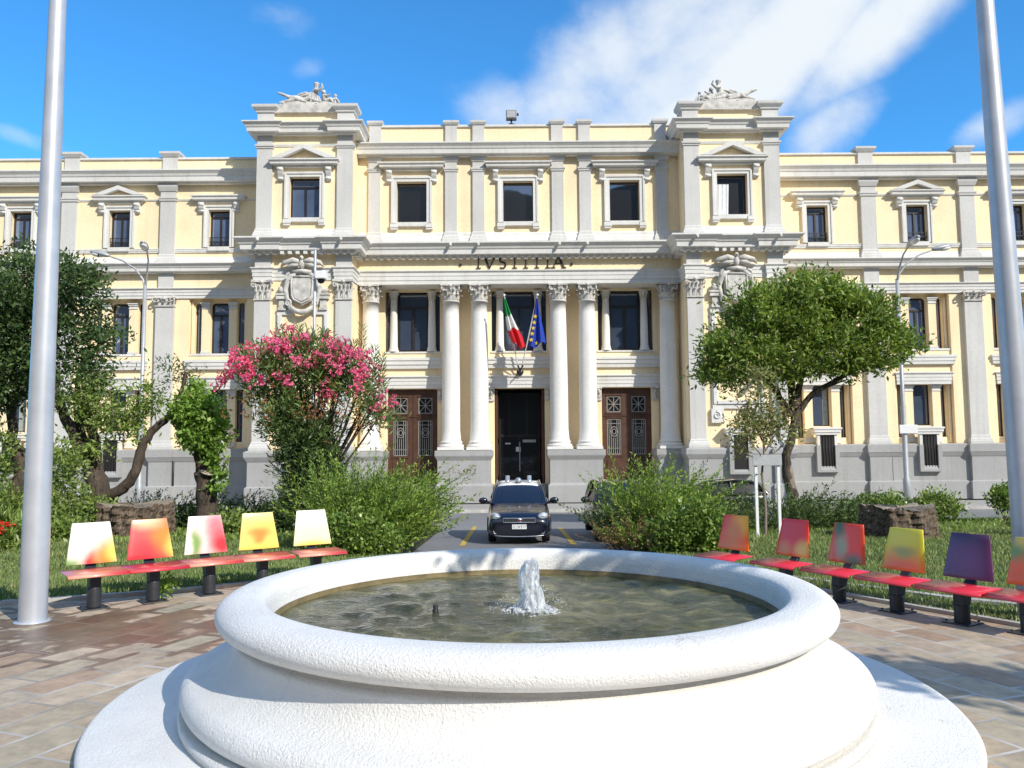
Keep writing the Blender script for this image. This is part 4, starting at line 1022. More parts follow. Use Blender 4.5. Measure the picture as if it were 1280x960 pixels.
        part('string_course', MB().sweep([(c-1.62, YW+.3), (c-1.62, YW+.02), (c+1.62, YW+.02), (c+1.62, YW+.3)], band_prof(7.46, 7.98, .2)), TR)
        part('spandrel', MB().box(c-1.62, c+1.62, YW+.1, yb, 6.6, 8.36), ST)
        part('lintel', MB().sweep([(c-1.45, YW+.3), (c-1.45, YW+.06), (c+1.45, YW+.06), (c+1.45, YW+.3)], arch_prof(6.34, 7.02, .2)), TR)
        part('window_sill', MB().box(c-1.6, c+1.6, YW+.06, yb+.05, 8.24, 8.36), TR)
        # basement light
        q = MB(); y = YW-.1
        q.box(c-.55, c-.40, y-.20, y+.02, 2.98, 3.55); q.box(c+.40, c+.55, y-.20, y+.02, 2.98, 3.55)
        q.sweep([(c-.56, yb), (c-.56, y-.14), (c+.56, y-.14), (c+.56, yb)], band_prof(3.55, 3.96, .22)); fb = part('basement_window', MB().box(c-.40, c+.40, y-.165, y-.155, 1.62, 3.55), M['interior']); part('surround', q, TR, fb)
        k = MB()
        for t_ in (-1, 1): k.box(c+t_*.40, c+t_*.62, y-.27, y+.02, 1.5, 2.98)
        k.prism([(y-.27, 1.5), (y-.27, 1.62), (y-.15, 1.86), (y, 1.86), (y, 1.5)], c-.40, c+.40, 0, 'x'); part('reveal', k, PL, fb)
        g = MB()
        for k in range(4): g.tube([(c-.24+.16*k, y-.19, 1.65), (c-.24+.16*k, y-.19, 3.5)], .014, 4)
        part('bars', g, M['iron'], fb)
for s in (-1, 1): wing(s)
# body and flat roofs behind the parapets
part('body', MB().box(-33.9, 33.9, YR+3.6, 72, 0, 18.6).box(-14.1, 14.1, YU+2.1, 70, 18.7, 20.0), ST)
part('roof', MB().box(-33.8, 33.8, YW+.5, 72, 18.62, 18.68).box(-14.0, 14.0, YU+.7, 70, 20.02, 20.08), M['roof'])
# bluish graffiti scrawl on the left pedestal
g = MB(); px_ = -4.2
for i in range(7):
    x = px_+i*.27; pts = [(x+random.uniform(-.02,.16), YU-.287, 1.75+random.uniform(-.16,.16)) for _ in range(5)]; g.tube(pts, .012, 3)
o = part('scrawl', g, m_plain('faded_red_marker', (.38, .20, .16), .9)); o['label'] = 'faint reddish illegible scrawl on the pedestal'
# ================================================================== SETTING: ground, plaza, lawns, street
def sheet(name, poly, z, mat, kind='structure', sub=0):
    mb = MB().add([(x, y, z) for x, y in poly], [tuple(range(len(poly)))])
    return tag(mb.build(name, mat), kind=kind)
def slab(name, poly, z0, z1, mat):
    return tag(MB().prism(poly, z0, z1, 0, 'z').build(name, mat, None, True), kind='structure')
def strip(name, pts, w, z0, z1, mat):
    mb = MB(); L, Rr = [], []
    for i, p in enumerate(pts):
        a = Vector(pts[max(i-1,0)]); b = Vector(pts[min(i+1,len(pts)-1)]); d = (b-a).normalized(); n = Vector((-d.y, d.x))*w/2
        L.append((p[0]+n.x, p[1]+n.y)); Rr.append((p[0]-n.x, p[1]-n.y))
    for i in range(len(pts)-1):
        q = [Rr[i], Rr[i+1], L[i+1], L[i]]
        # small gaps between kerb stones come from the material; keep one solid run
        mb.add([(x,y,z0) for x,y in q]+[(x,y,z1) for x,y in q], [(4,5,6,7),(0,1,5,4),(2,3,7,6)] + ([(3,0,4,7)] if i == 0 else []) + ([(1,2,6,5)] if i == len(pts)-2 else []))
    return tag(mb.build(name, mat, None, True), kind='structure')
def graded(name, x0, x1, y0, y1, dz, mat, thick=0):
    """sheet lying on the gentle fall of the square (y in metres)"""
    mb = MB(); vs = [(x0,y0,grade(y0)+dz),(x1,y0,grade(y0)+dz),(x1,y1,grade(y1)+dz),(x0,y1,grade(y1)+dz)]
    if thick: mb.add(vs+[(x,y,z-thick) for x,y,z in vs], [(0,1,2,3),(0,4,5,1),(1,5,6,2),(2,6,7,3),(3,7,4,0)])
    else: mb.add(vs, [(0,1,2,3)])
    return tag(mb.build(name, mat), kind='structure')
sheet('ground', [(-900,-900),(900,-900),(900,900),(-900,900)], -1.75, M['earth'])
graded('street', -120, 120, 26.1, 36.7, -.15, M['asphalt'], .3)
graded('parking_bay', -2.75, 4.75, 13.0, 26.1, -.154, M['asphalt'], .3)
graded('pavement', -120, 120, 36.85, 44.6, -.02, M['pavement'], .3)
graded('kerb', -120, 120, 36.70, 36.86, -.005, M['kerb'], .3)
for i, (x, y0, y1) in enumerate(((-1.71,20.4,27.5),(1.12,20.4,26.6),(3.95,20.4,26.6))):
    graded('road_marking', x-.07, x+.07, y0, y1, -.146, M['yellowline'])
LEDGE = [(-40,-1.5),(-24,3.5),(-10,7.9),(-7,9.2),(-5.85,9.63),(-5.2,9.92),(-4.45,10.28),(-3.9,10.65),(-3.3,11.1),(-2.75,11.5),(-2.75,13.1)]
REDGE = [(2.35,13.1),(2.35,11.4),(2.75,10.75),(3.2,10.08),(3.6,9.42),(3.95,8.82),(4.3,8.27),(4.6,7.75),(5.0,7.0),(6.8,3),(11,-7),(20,-30)]
slab('plaza', [(-40,-30)] + REDGE[::-1] + LEDGE[::-1], -1.7, 0.0, M['paving'])
EDGE = np.array(LEDGE[:-1] + REDGE[1:], float)
def edge_dist(x, y):
    d = np.full(np.shape(x), 1e9)
    for (a, b2) in zip(EDGE[:-1], EDGE[1:]):
        v = b2-a; t_ = np.clip(((x-a[0])*v[0]+(y-a[1])*v[1])/(v@v), 0, 1); d = np.minimum(d, np.hypot(x-a[0]-t_*v[0], y-a[1]-t_*v[1]))
    return d
def inside(poly, x, y):
    c = np.zeros(np.shape(x), bool); n = len(poly)
    for i in range(n):
        (x1, y1), (x2, y2) = poly[i], poly[(i+1) % n]
        k = ((y1 > y) != (y2 > y)) & (x < (x2-x1)*(y-y1)/((y2-y1) if y2 != y1 else 1e-9)+x1); c ^= k
    return c
PLAZA = [(-40,-30)] + REDGE[::-1] + LEDGE[::-1]
def lawnz(x, y):
    x = np.asarray(x, float); y = np.asarray(y, float); q = np.clip(edge_dist(x, y)/4.5, 0, 1); q = q*q*(3-2*q)
    return np.where(inside(PLAZA, x, y), -.08, .012*(1-q)+np.minimum(grade(y), .0)*q)
def lawn(x0, x1, y0, y1):
    xs = np.linspace(x0, x1, int((x1-x0)/.45)+1); ys = np.linspace(y0, y1, int((y1-y0)/.45)+1); X, Y = np.meshgrid(xs, ys); Z = lawnz(X, Y)
    n = len(xs); vs = np.stack([X.ravel(), Y.ravel(), Z.ravel()], 1).tolist()
    fs = [(j*n+i, j*n+i+1, (j+1)*n+i+1, (j+1)*n+i) for j in range(len(ys)-1) for i in range(n-1)]
    for (i0, i1) in ((0, n-1),):                       # skirt along both sides so the lawn edge is closed
        for col in (i0, i1):
            o_ = len(vs); vs += [[vs[j*n+col][0], vs[j*n+col][1], vs[j*n+col][2]-.3] for j in range(len(ys))]
            fs += [(j*n+col, (j+1)*n+col, o_+j+1, o_+j) for j in range(len(ys)-1)]
    tag(MB().add(vs, fs, 0, True).build('lawn', M['soil']), kind='structure')
lawn(-45, -2.75, -2, 26.0); lawn(2.35, 4.75, 6.5, 18.2); lawn(4.75, 45, -7, 26.0)
def kerb(pts, w, up, mat):
    pts = [p for a, b2 in zip(pts, pts[1:]) for p in [(a[0]+(b2[0]-a[0])*k/4, a[1]+(b2[1]-a[1])*k/4) for k in range(4)]] + [pts[-1]]
    mb = MB(); zs = lawnz([p[0] for p in pts], [p[1] for p in pts]); zs = np.maximum(zs, -.0) if mat is None else zs
    L, Q = [], []
    for i, p in enumerate(pts):
        a = Vector(pts[max(i-1,0)]); b2 = Vector(pts[min(i+1,len(pts)-1)]); d = (b2-a).normalized(); L.append((p[0]-d.y*w/2, p[1]+d.x*w/2)); Q.append((p[0]+d.y*w/2, p[1]-d.x*w/2))
    for i in range(len(pts)-1):
        z0, z1 = (0, 0) if mat is None else (zs[i], zs[i+1])
        q = [(*Q[i], z0), (*Q[i+1], z1), (*L[i+1], z1), (*L[i], z0)]
        mb.add([(x,y,z-.1) for x,y,z in q]+[(x,y,z+up) for x,y,z in q], [(4,5,6,7),(0,1,5,4),(2,3,7,6)])
    tag(mb.build('kerb', M['kerb'], None, True), kind='structure')
kerb(LEDGE[2:-1], .10, .05, None); kerb(REDGE[1:-2], .08, .04, None)
kerb([(-16,7.4),(-9.5,10.4),(-7.58,11.34),(-6.98,11.67),(-6.0,12.2)], .12, .04, 1)
kerb([(2.75,11.45),(3.46,10.65),(4.53,9.42),(5.04,9.06),(6.1,8.1)], .12, .04, 1)
graded('kerb', -45, -2.75, 25.98, 26.12, .03, M['kerb'], .3); graded('kerb', 4.75, 45, 25.98, 26.12, .03, M['kerb'], .3)
# wooded hills on the far side of the square (mirrored by the windows)
hm = MB(); N = 60; vs = []
for i in range(N+1):
    a = math.pi + math.pi*i/N
    for (r, hh) in ((300, -2), (380, 80), (470, 200), (600, 206)):
        h = hh*(1 + .035*math.sin(i*.55) + .025*math.sin(i*1.7+1)); vs.append((r*math.cos(a), r*math.sin(a)-40, h))
hm.add(vs, [(i*4+j, i*4+j+1, (i+1)*4+j+1, (i+1)*4+j) for i in range(N) for j in range(3)], 0, True)
tag(hm.build('hills', M['hill']), kind='structure')

# ================================================================== FOUNTAIN
FX, FY = -.335, 5.87
ft = thing('fountain', 'round white painted masonry fountain basin on a wide circular base', 'fountain', (FX, FY, 0))
def lathe_part(name, prof, mat, n=180):
    if name != 'base_slab': prof = [(r*.985, z) for r, z in prof]
    return MB().lathe(prof, n).build(name, mat, ft, True)
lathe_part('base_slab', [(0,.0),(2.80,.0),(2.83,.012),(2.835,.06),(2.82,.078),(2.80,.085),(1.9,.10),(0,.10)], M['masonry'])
body = [(2.1,.095),(2.325,.10),(2.338,.11),(2.338,.148),(2.325,.160),(2.30,.163)]
for k in range(13):
    a = -math.pi/2 + math.pi*k/12*.90; body.append((2.232+.098*math.cos(a), .258+.094*math.sin(a)))
body += [(2.175,.362),(2.115,.392),(2.06,.43),(2.03,.475),(2.015,.54),(2.012,.604),(1.90,.604)]
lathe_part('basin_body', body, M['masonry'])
rim = [(1.92,.600)]
for k in range(19):
    a = -math.pi/2 + math.pi*k/18; rim.append((1.972+.162*math.cos(a), .702+.100*math.sin(a)))
rim += [(1.90,.803),(1.855,.796),(1.825,.778),(1.808,.75),(1.80,.70),(1.795,.50)]
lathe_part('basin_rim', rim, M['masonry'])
lathe_part('waterline', [(1.793,.50),(1.793,.628),(1.782,.630),(1.782,.50)], m_plain('algae_stain', (.16,.12,.05), .7, var=.4, scale=6))
# water surface with real ripples: rings from the jet crossed by small wind waves
nr, na = 150, 300; rr = np.linspace(.004, 1.759, nr); aa = np.linspace(0, 2*np.pi, na, endpoint=False); RR, AA = np.meshgrid(rr, aa, indexing='ij')
WX, WY = RR*np.cos(AA), RR*np.sin(AA); wz = np.zeros_like(RR)
for k in range(26):
    th = rng.uniform(0, 2*np.pi); lam = rng.uniform(.13, .55); wz += lam*.0060*np.sin((WX*np.cos(th)+WY*np.sin(th))*2*np.pi/lam + rng.uniform(0, 6.28) + .9*np.sin(WX*2.1+k)+.9*np.sin(WY*2.6+k*2))
wz += .006*np.exp(-RR*.8)*np.sin(RR*30+.8*np.sin(AA*5)+.6*np.sin(AA*3+1)); wz *= np.clip((1.775-RR)*9, 0, 1)
fs = [(i*na+j, i*na+(j+1) % na, (i+1)*na+(j+1) % na, (i+1)*na+j) for i in range(nr-1) for j in range(na)]+[tuple(range(na-1, -1, -1))]
wm = MB().add(np.stack([WX.ravel()+FX, WY.ravel()+FY, wz.ravel()+.59], 1).tolist(), fs, 0, True); tag(wm.build('water', M['water'], None, True), kind='structure')
noz = thing('fountain_nozzle', 'small dark nozzle standing out of the fountain water left of the jet', 'nozzle', (FX-.645, FY-.02, .545))
MB().lathe([(.0,.0),(.023,.0),(.023,.06),(.018,.07),(.02,.092),(.017,.10),(0,.10)], 12).build('pipe', M['iron'], noz)
# bubbling jet: one frothy column, splash collar and drops
jm = MB(); dm = MB(); random.seed(5)
jt = thing('water_jet', 'white frothy jet of water bubbling up in the middle of the fountain', 'water jet', (FX+.04, FY+.02, .59))
for i in range(520):
    t = random.random()**.85; z = -.02+.35*t; r = .088*(1-.42*t)
    a = random.uniform(0, 6.28); rr = r*math.sqrt(random.random())
    s = random.uniform(.012,.030)*(1-.2*t); jm.ball((rr*math.cos(a)+.012*math.sin(z*20), rr*math.sin(a), z), (s, s, s*random.uniform(1.3,2.8)), 7, 5)
for i in range(420):
    a = random.uniform(0, 6.28); rr = .05+.17*random.random()**1.4; s = random.uniform(.007,.020)*(1.2-rr*2.6)
    jm.ball((rr*math.cos(a), rr*math.sin(a), -.004+max(0,.075-rr*.35)*random.random()), (s*1.2, s*1.2, s*.9), 6, 4)
for i in range(420):
    a = random.uniform(0, 6.28); rr = .05+.27*random.random()**1.3; s = random.uniform(.0012,.0050)
    dm.ball((rr*math.cos(a), rr*math.sin(a), .01+.26*random.random()*max(.1, 1-rr*3.2)), s, 5, 4)
jc = jm.build('water_column', M['foam'], jt)
m = jc.modifiers.new('merge', 'REMESH'); m.mode = 'VOXEL'; m.voxel_size = .0075; m.use_smooth_shade = True
m = jc.modifiers.new('smooth', 'SMOOTH'); m.iterations = 2; m.factor = .5
tag(dm.build('spray', M['foam'], jt), kind='stuff')

# ================================================================== SEATS
def m_print(name, base, spots, rough=.3):
    """smooth blurred colour print: spots = (colour, u, v, su, sv) over the panel"""
    t = NT(name); gc = t.coord('Generated'); c = base
    nz = t.new('ShaderNodeTexNoise'); nz.inputs['Scale'].default_value = 3; nz.inputs['Detail'].default_value = 2; t.link(gc, nz.inputs['Vector'])
    gv = t.mix(.10, gc, nz.outputs['Color'])
    for (col, u, v, su, sv) in spots:
        mp = t.new('ShaderNodeMapping'); mp.vector_type = 'POINT'
        mp.inputs['Location'].default_value = (-u/su, 0, -v/sv); mp.inputs['Scale'].default_value = (1/su, 0, 1/sv); t.link(gv, mp.inputs['Vector'])
        ln = t.new('ShaderNodeVectorMath', operation='LENGTH'); t.link(mp.outputs['Vector'], ln.inputs[0])
        f = t.ramp(ln.outputs['Value'], [(.15, (1,1,1)), (1, (0,0,0))], 'EASE'); c = t.mix(f, c, col)
    t.base(c if not isinstance(c, tuple) else c); t.set(Roughness=rough, Coat_Weight=.3, Coat_Roughness=.1)
    return t.mat
WH, RD, YE, OR, GN, PK = (.86,.82,.70), (.62,.04,.05), (.85,.62,.12), (.80,.26,.05), (.20,.34,.08), (.72,.20,.22)
prints = [
 ('white printed seat with red and yellow flower at its lower edge, leftmost of its row', m_print('white_red_print', WH, [(GN,.05,.0,.45,.35), (RD,.50,.05,.25,.5), (OR,.75,.15,.35,.6), (YE,.95,.3,.3,.5)])),
 ('red printed seat with orange and pale patches, second in the left row', m_print('red_orange_print', (.72,.09,.09), [(OR,.8,.55,.5,.7), ((.85,.55,.30),.45,.95,.5,.35), (RD,.3,.15,.6,.5), (YE,1.0,.3,.3,.5)])),
 ('pink and white seat with a green stripe, middle of the left row', m_print('pink_green_print', (.80,.60,.55), [(WH,.1,.85,.5,.6), (GN,.28,.3,.18,.55), (WH,.10,.2,.18,.6), (PK,.72,.65,.35,.6), (RD,.85,.25,.4,.5)])),
 ('yellow orange seat with a darker heart shape, fourth in the left row', m_print('yellow_heart_print', (.88,.60,.14), [((.88,.70,.30),.5,1.0,.8,.4), (OR,.5,.45,.38,.22), (OR,.5,.3,.2,.22), (YE,.5,.0,.8,.3)])),
 ('pale cream yellow seat beside the round bush, right end of the left row', m_print('cream_print', (.88,.80,.48), [(WH,.5,.95,.8,.6), (YE,.5,.0,.8,.3)])),
 ('orange seat with yellow diagonal glow, next to the glossy bush', m_print('orange_glow_print', (.96,.15,.012), [((.98,.50,.04),.75,.75,.45,.5), (OR,.5,.5,.35,.45), ((.85,.06,.02),.1,.8,.35,.6), (OR,.5,.1,.5,.3)])),
 ('dull red seat with yellow lower corner, in front of the staked sapling', m_print('red_corner_print', (.88,.05,.025), [((.80,.04,.03),.4,.7,.6,.5), (YE,.78,.22,.34,.35), (OR,.3,.2,.3,.3)])),
 ('red seat with dark green and grey stripe across it, left of the right tree stump', m_print('red_green_print', (.92,.07,.02), [((.10,.15,.04),.30,.85,.22,.5), ((.42,.40,.20),.38,.4,.24,.45), ((.14,.18,.09),.7,.1,.4,.3), ((.78,.22,.10),.05,.3,.2,.6)])),
 ('lime yellow seat fading to orange red below, in front of the right tree stump', m_print('lime_red_print', (.80,.70,.03), [((.96,.16,.03),.5,.05,1.1,.62), ((.45,.40,.08),.5,.45,.35,.2), ((.85,.75,.05),.5,.9,.8,.4)])),
 ('dark purple seat, the only purple one in the right row', m_print('purple_print', (.13,.035,.11), [((.18,.05,.15),.5,.4,.6,.4), ((.07,.025,.08),.4,.95,.6,.3)])),
 ('orange and green seat at the right edge in front of the tall mast', m_print('orange_green_print', (.95,.16,.02), [(GN,.15,.75,.38,.4), (OR,.5,.5,.2,.7), (YE,.35,.95,.4,.3)]))]
seat_red = m_print('red_seat_print', (.60,.03,.05), [((.72,.10,.10),.3,.5,.5,.5), ((.55,.02,.04),.9,.5,.4,.5)])
seat_or = m_print('orange_seat_print', (.72,.14,.10), [((.80,.40,.28),.25,.5,.5,.7), ((.60,.03,.05),.9,.5,.4,.5)])
def make_seat(label, pos, face, mat, smat, group, w=.86, drop=0):
    """front of the seat looks along local -y"""
    rz = math.atan2(face[0], -face[1])
    t = thing('plaza_seat', label, 'seat', (pos[0], pos[1], 0), rz, group); t.scale = (.89, .89, .89)
    bp = MB().box(-.16,.16,-.16,.16,.0,.014); [bp.lathe([(0,.022),(.016,.022),(.016,.04),(0,.04)], 8, (a,b,0)) for a in (-.12,.12) for b in (-.12,.12)]
    bevel(bp.build('base_plate', M['black'], t), .006)
    MB().lathe([(.085,.022),(.085,.26),(.083,.27),(.0,.27)], 24).build('post', M['black'], t)
    ar = MB().prism([(-.07,.25),(.07,.25),(.12,.40),(.235,.50),(.275,.70),(.255,.705),(.21,.53),(.10,.445),(-.20,.445),(-.20,.425),(-.06,.40)], -.065, .065, 0, 'x'); bevel(ar.build('bracket', M['black'], t), .008)
    # thin moulded seat panel, rounded front edge
    sp = MB(); n = 8; prof = [(-.30,.425),(-.29,.445),(-.26,.46),(-.1,.462),(.06,.470),(.14,.478)]
    vs = []
    for (y, z) in prof: vs += [(-w/2, y, z), (w/2, y, z)]
    sp.add(vs, [(2*i,2*i+1,2*i+3,2*i+2) for i in range(len(prof)-1)], 0, True)
    o = sp.build('seat', smat, t); m = o.modifiers.new('thick','SOLIDIFY'); m.thickness = .012; m.offset = 1
    # tapered back panel leaning slightly
    b0, b1, zl, zh, lean = .30, .225, .54, 1.06, .10
    q = []; N = 8
    for i in range(N+1):
        z = zl+(zh-zl)*i/N; hw = b0+(b1-b0)*i/N
        for s in range(9): q.append((-hw+2*hw*s/8, .16+lean*i/N-.012*(1-(s/4-1)**2), z))
    o = MB().add(q, [(i*9+s, i*9+s+1, (i+1)*9+s+1, (i+1)*9+s) for i in range(N) for s in range(8)], 0, True).build('backrest', mat, t)
    m = o.modifiers.new('thick','SOLIDIFY'); m.thickness = .016; m.offset = 1; bevel(o, .006)
    for (x, z) in ((-.26,.58),(.26,.58),(0,.585),(0,1.02)):
        b = MB().ball((x, .155+lean*(z-zl)/(zh-zl)-(.012 if x == 0 else .002), z), (.009,.006,.009), 8, 5).build('rivet', M['chrome'], t)
    if drop:                                              # lower pedestal: everything above the post sits lower
        for c in t.children:
            if c.name.split('.')[0] in ('bracket', 'seat', 'backrest', 'rivet'): c.location.z -= drop
            elif c.name.split('.')[0] == 'post': c.scale.z = .78
    return t
LS = [(-5.16,9.20,.66,-.75),(-4.67,9.60,.65,-.76),(-4.18,10.05,.63,-.78),(-3.65,10.46,.60,-.80),(-3.06,10.87,.57,-.82)]
RS = [(2.36,10.58,-.82,-.57),(2.90,9.92,-.86,-.51),(3.30,9.30,-.87,-.49),(3.67,8.70,-.87,-.49),(4.04,8.12,-.86,-.51),(4.40,7.64,-.86,-.51)]
for i, (x, y, a, b) in enumerate(LS): make_seat(prints[i][0], (x,y), (a,b), prints[i][1], seat_or if i != 1 else seat_red, 'printed seats in the curved left row', .74)
for i, (x, y, a, b) in enumerate(RS): make_seat(prints[5+i][0], (x,y), (a,b), prints[5+i][1], seat_red, 'printed seats in the curved right row', .78, .055).scale = (.86, .86, .86)

# ================================================================== MASTS, LAMPS, CAMERA
def mast(label, x, y, lean=0):
    t = thing('tall_mast', label, 'mast', (x, y, 0), 0, 'tall tapered masts flanking the fountain')
    MB().lathe([(0,0),(.135,0),(.135,.02),(.132,1.0),(.112,3.6),(.086,6.7),(.065,10),(.045,12.5),(0,12.5)], 32).build('pole', M['pole'], t)
    t.rotation_euler = (0, R(lean), 0)
    MB().lathe([(.136,0),(.175,0),(.175,.012),(.141,.02),(.136,.02)], 32).build('collar', M['pole'], t)
mast('tall tapering grey metal mast standing left of the fountain by the lawn', -5.43, 8.50)
mast('tall tapering grey metal mast standing behind the rightmost seat', 4.83, 8.25, -1.15)
def street_lamp(label, x, s, sign):
    t = thing('street_lamp', label, 'street lamp', site((x, 42.6, 0)), 0, 'two-armed street lamps before the courthouse')
    p = MB(); p.lathe([(0,0),(.16,0),(.16,1.2),(.12,1.3),(.115,4.6),(.09,4.75),(.085,10.7),(0,10.7)], 16); p.build('pole', M['lamp_metal'], t)
    a = MB(); a.tube([(0,0,10.55),(s*.12,0,10.95),(s*.5,0,11.45),(s*1.1,0,11.85),(s*1.75,0,12.08)], [.06,.05,.045,.04,.035], 8)
    a.tube([(0,0,10.55),(.0,-.2,11.1),(0,-.7,11.7),(0,-1.3,12.0)] if s > 0 else [(0,0,10.55),(.10,-.1,11.0),(.35,-.5,11.7),(.55,-1.1,12.05)], [.06,.05,.04,.035], 8)
    a.build('arm', M['lamp_metal'], t)
    def head(c, d):
        d = Vector(d).normalized(); rot = d.to_track_quat('X','Z').to_matrix()
        h = MB().ball(c, (.52,.19,.13), 14, 8, 0, rot).build('lamp_head', M['lamp_metal'], t)
        cc = Vector(c)+rot@Vector((.12,0,-.07)); MB().ball(cc, (.32,.17,.12), 12, 7, 0, rot).build('lamp_cover', M['lens'], h)
    head((s*2.2,0,12.2), (s,0,.22)); head((0,-1.7,12.1) if s > 0 else (.62,-1.55,12.15), (0,-1,.2) if s > 0 else (.3,-1,.2))
    if sign:
        b = MB().box(-.30,.55,-.19,-.16,3.35,3.75).build('sign_plate', M['plate'], t); bevel(b,.01)
        w = MB()
        for k, zz in enumerate((3.66,3.58,3.50,3.42)): w.box(-.22,.42-.1*(k%2),-.196,-.191,zz-.014,zz+.014)
street_lamp('slender two-armed grey street lamp on the left rising behind the pruned tree', -17.85, -1, False)
street_lamp('slender two-armed grey street lamp on the right with a small pale sign plate on it', 17.95, 1, True)
cp = thing('camera_pole', 'thin pale pole with a white security camera before the left tower', 'camera pole', site((-9.2, 40, 0)))
MB().lathe([(0,0),(.09,0),(.09,3),(.068,3.1),(.062,11.6),(.05,11.65),(0,11.65)], 14).build('pole', M['pole'], cp)
MB().tube([(0,0,10.6),(.25,-.15,10.62)], .04, 6).build('arm', M['pole'], cp)
h = bevel(MB().box(.12,.58,-.55,.05,10.25,10.6).build('camera_housing', M['white'], cp), .03); h.rotation_euler = (0,0,0)
MB().ball((.35,-.3,10.22), (.17,.17,.16), 12, 8).build('dome', M['plastic'], h)

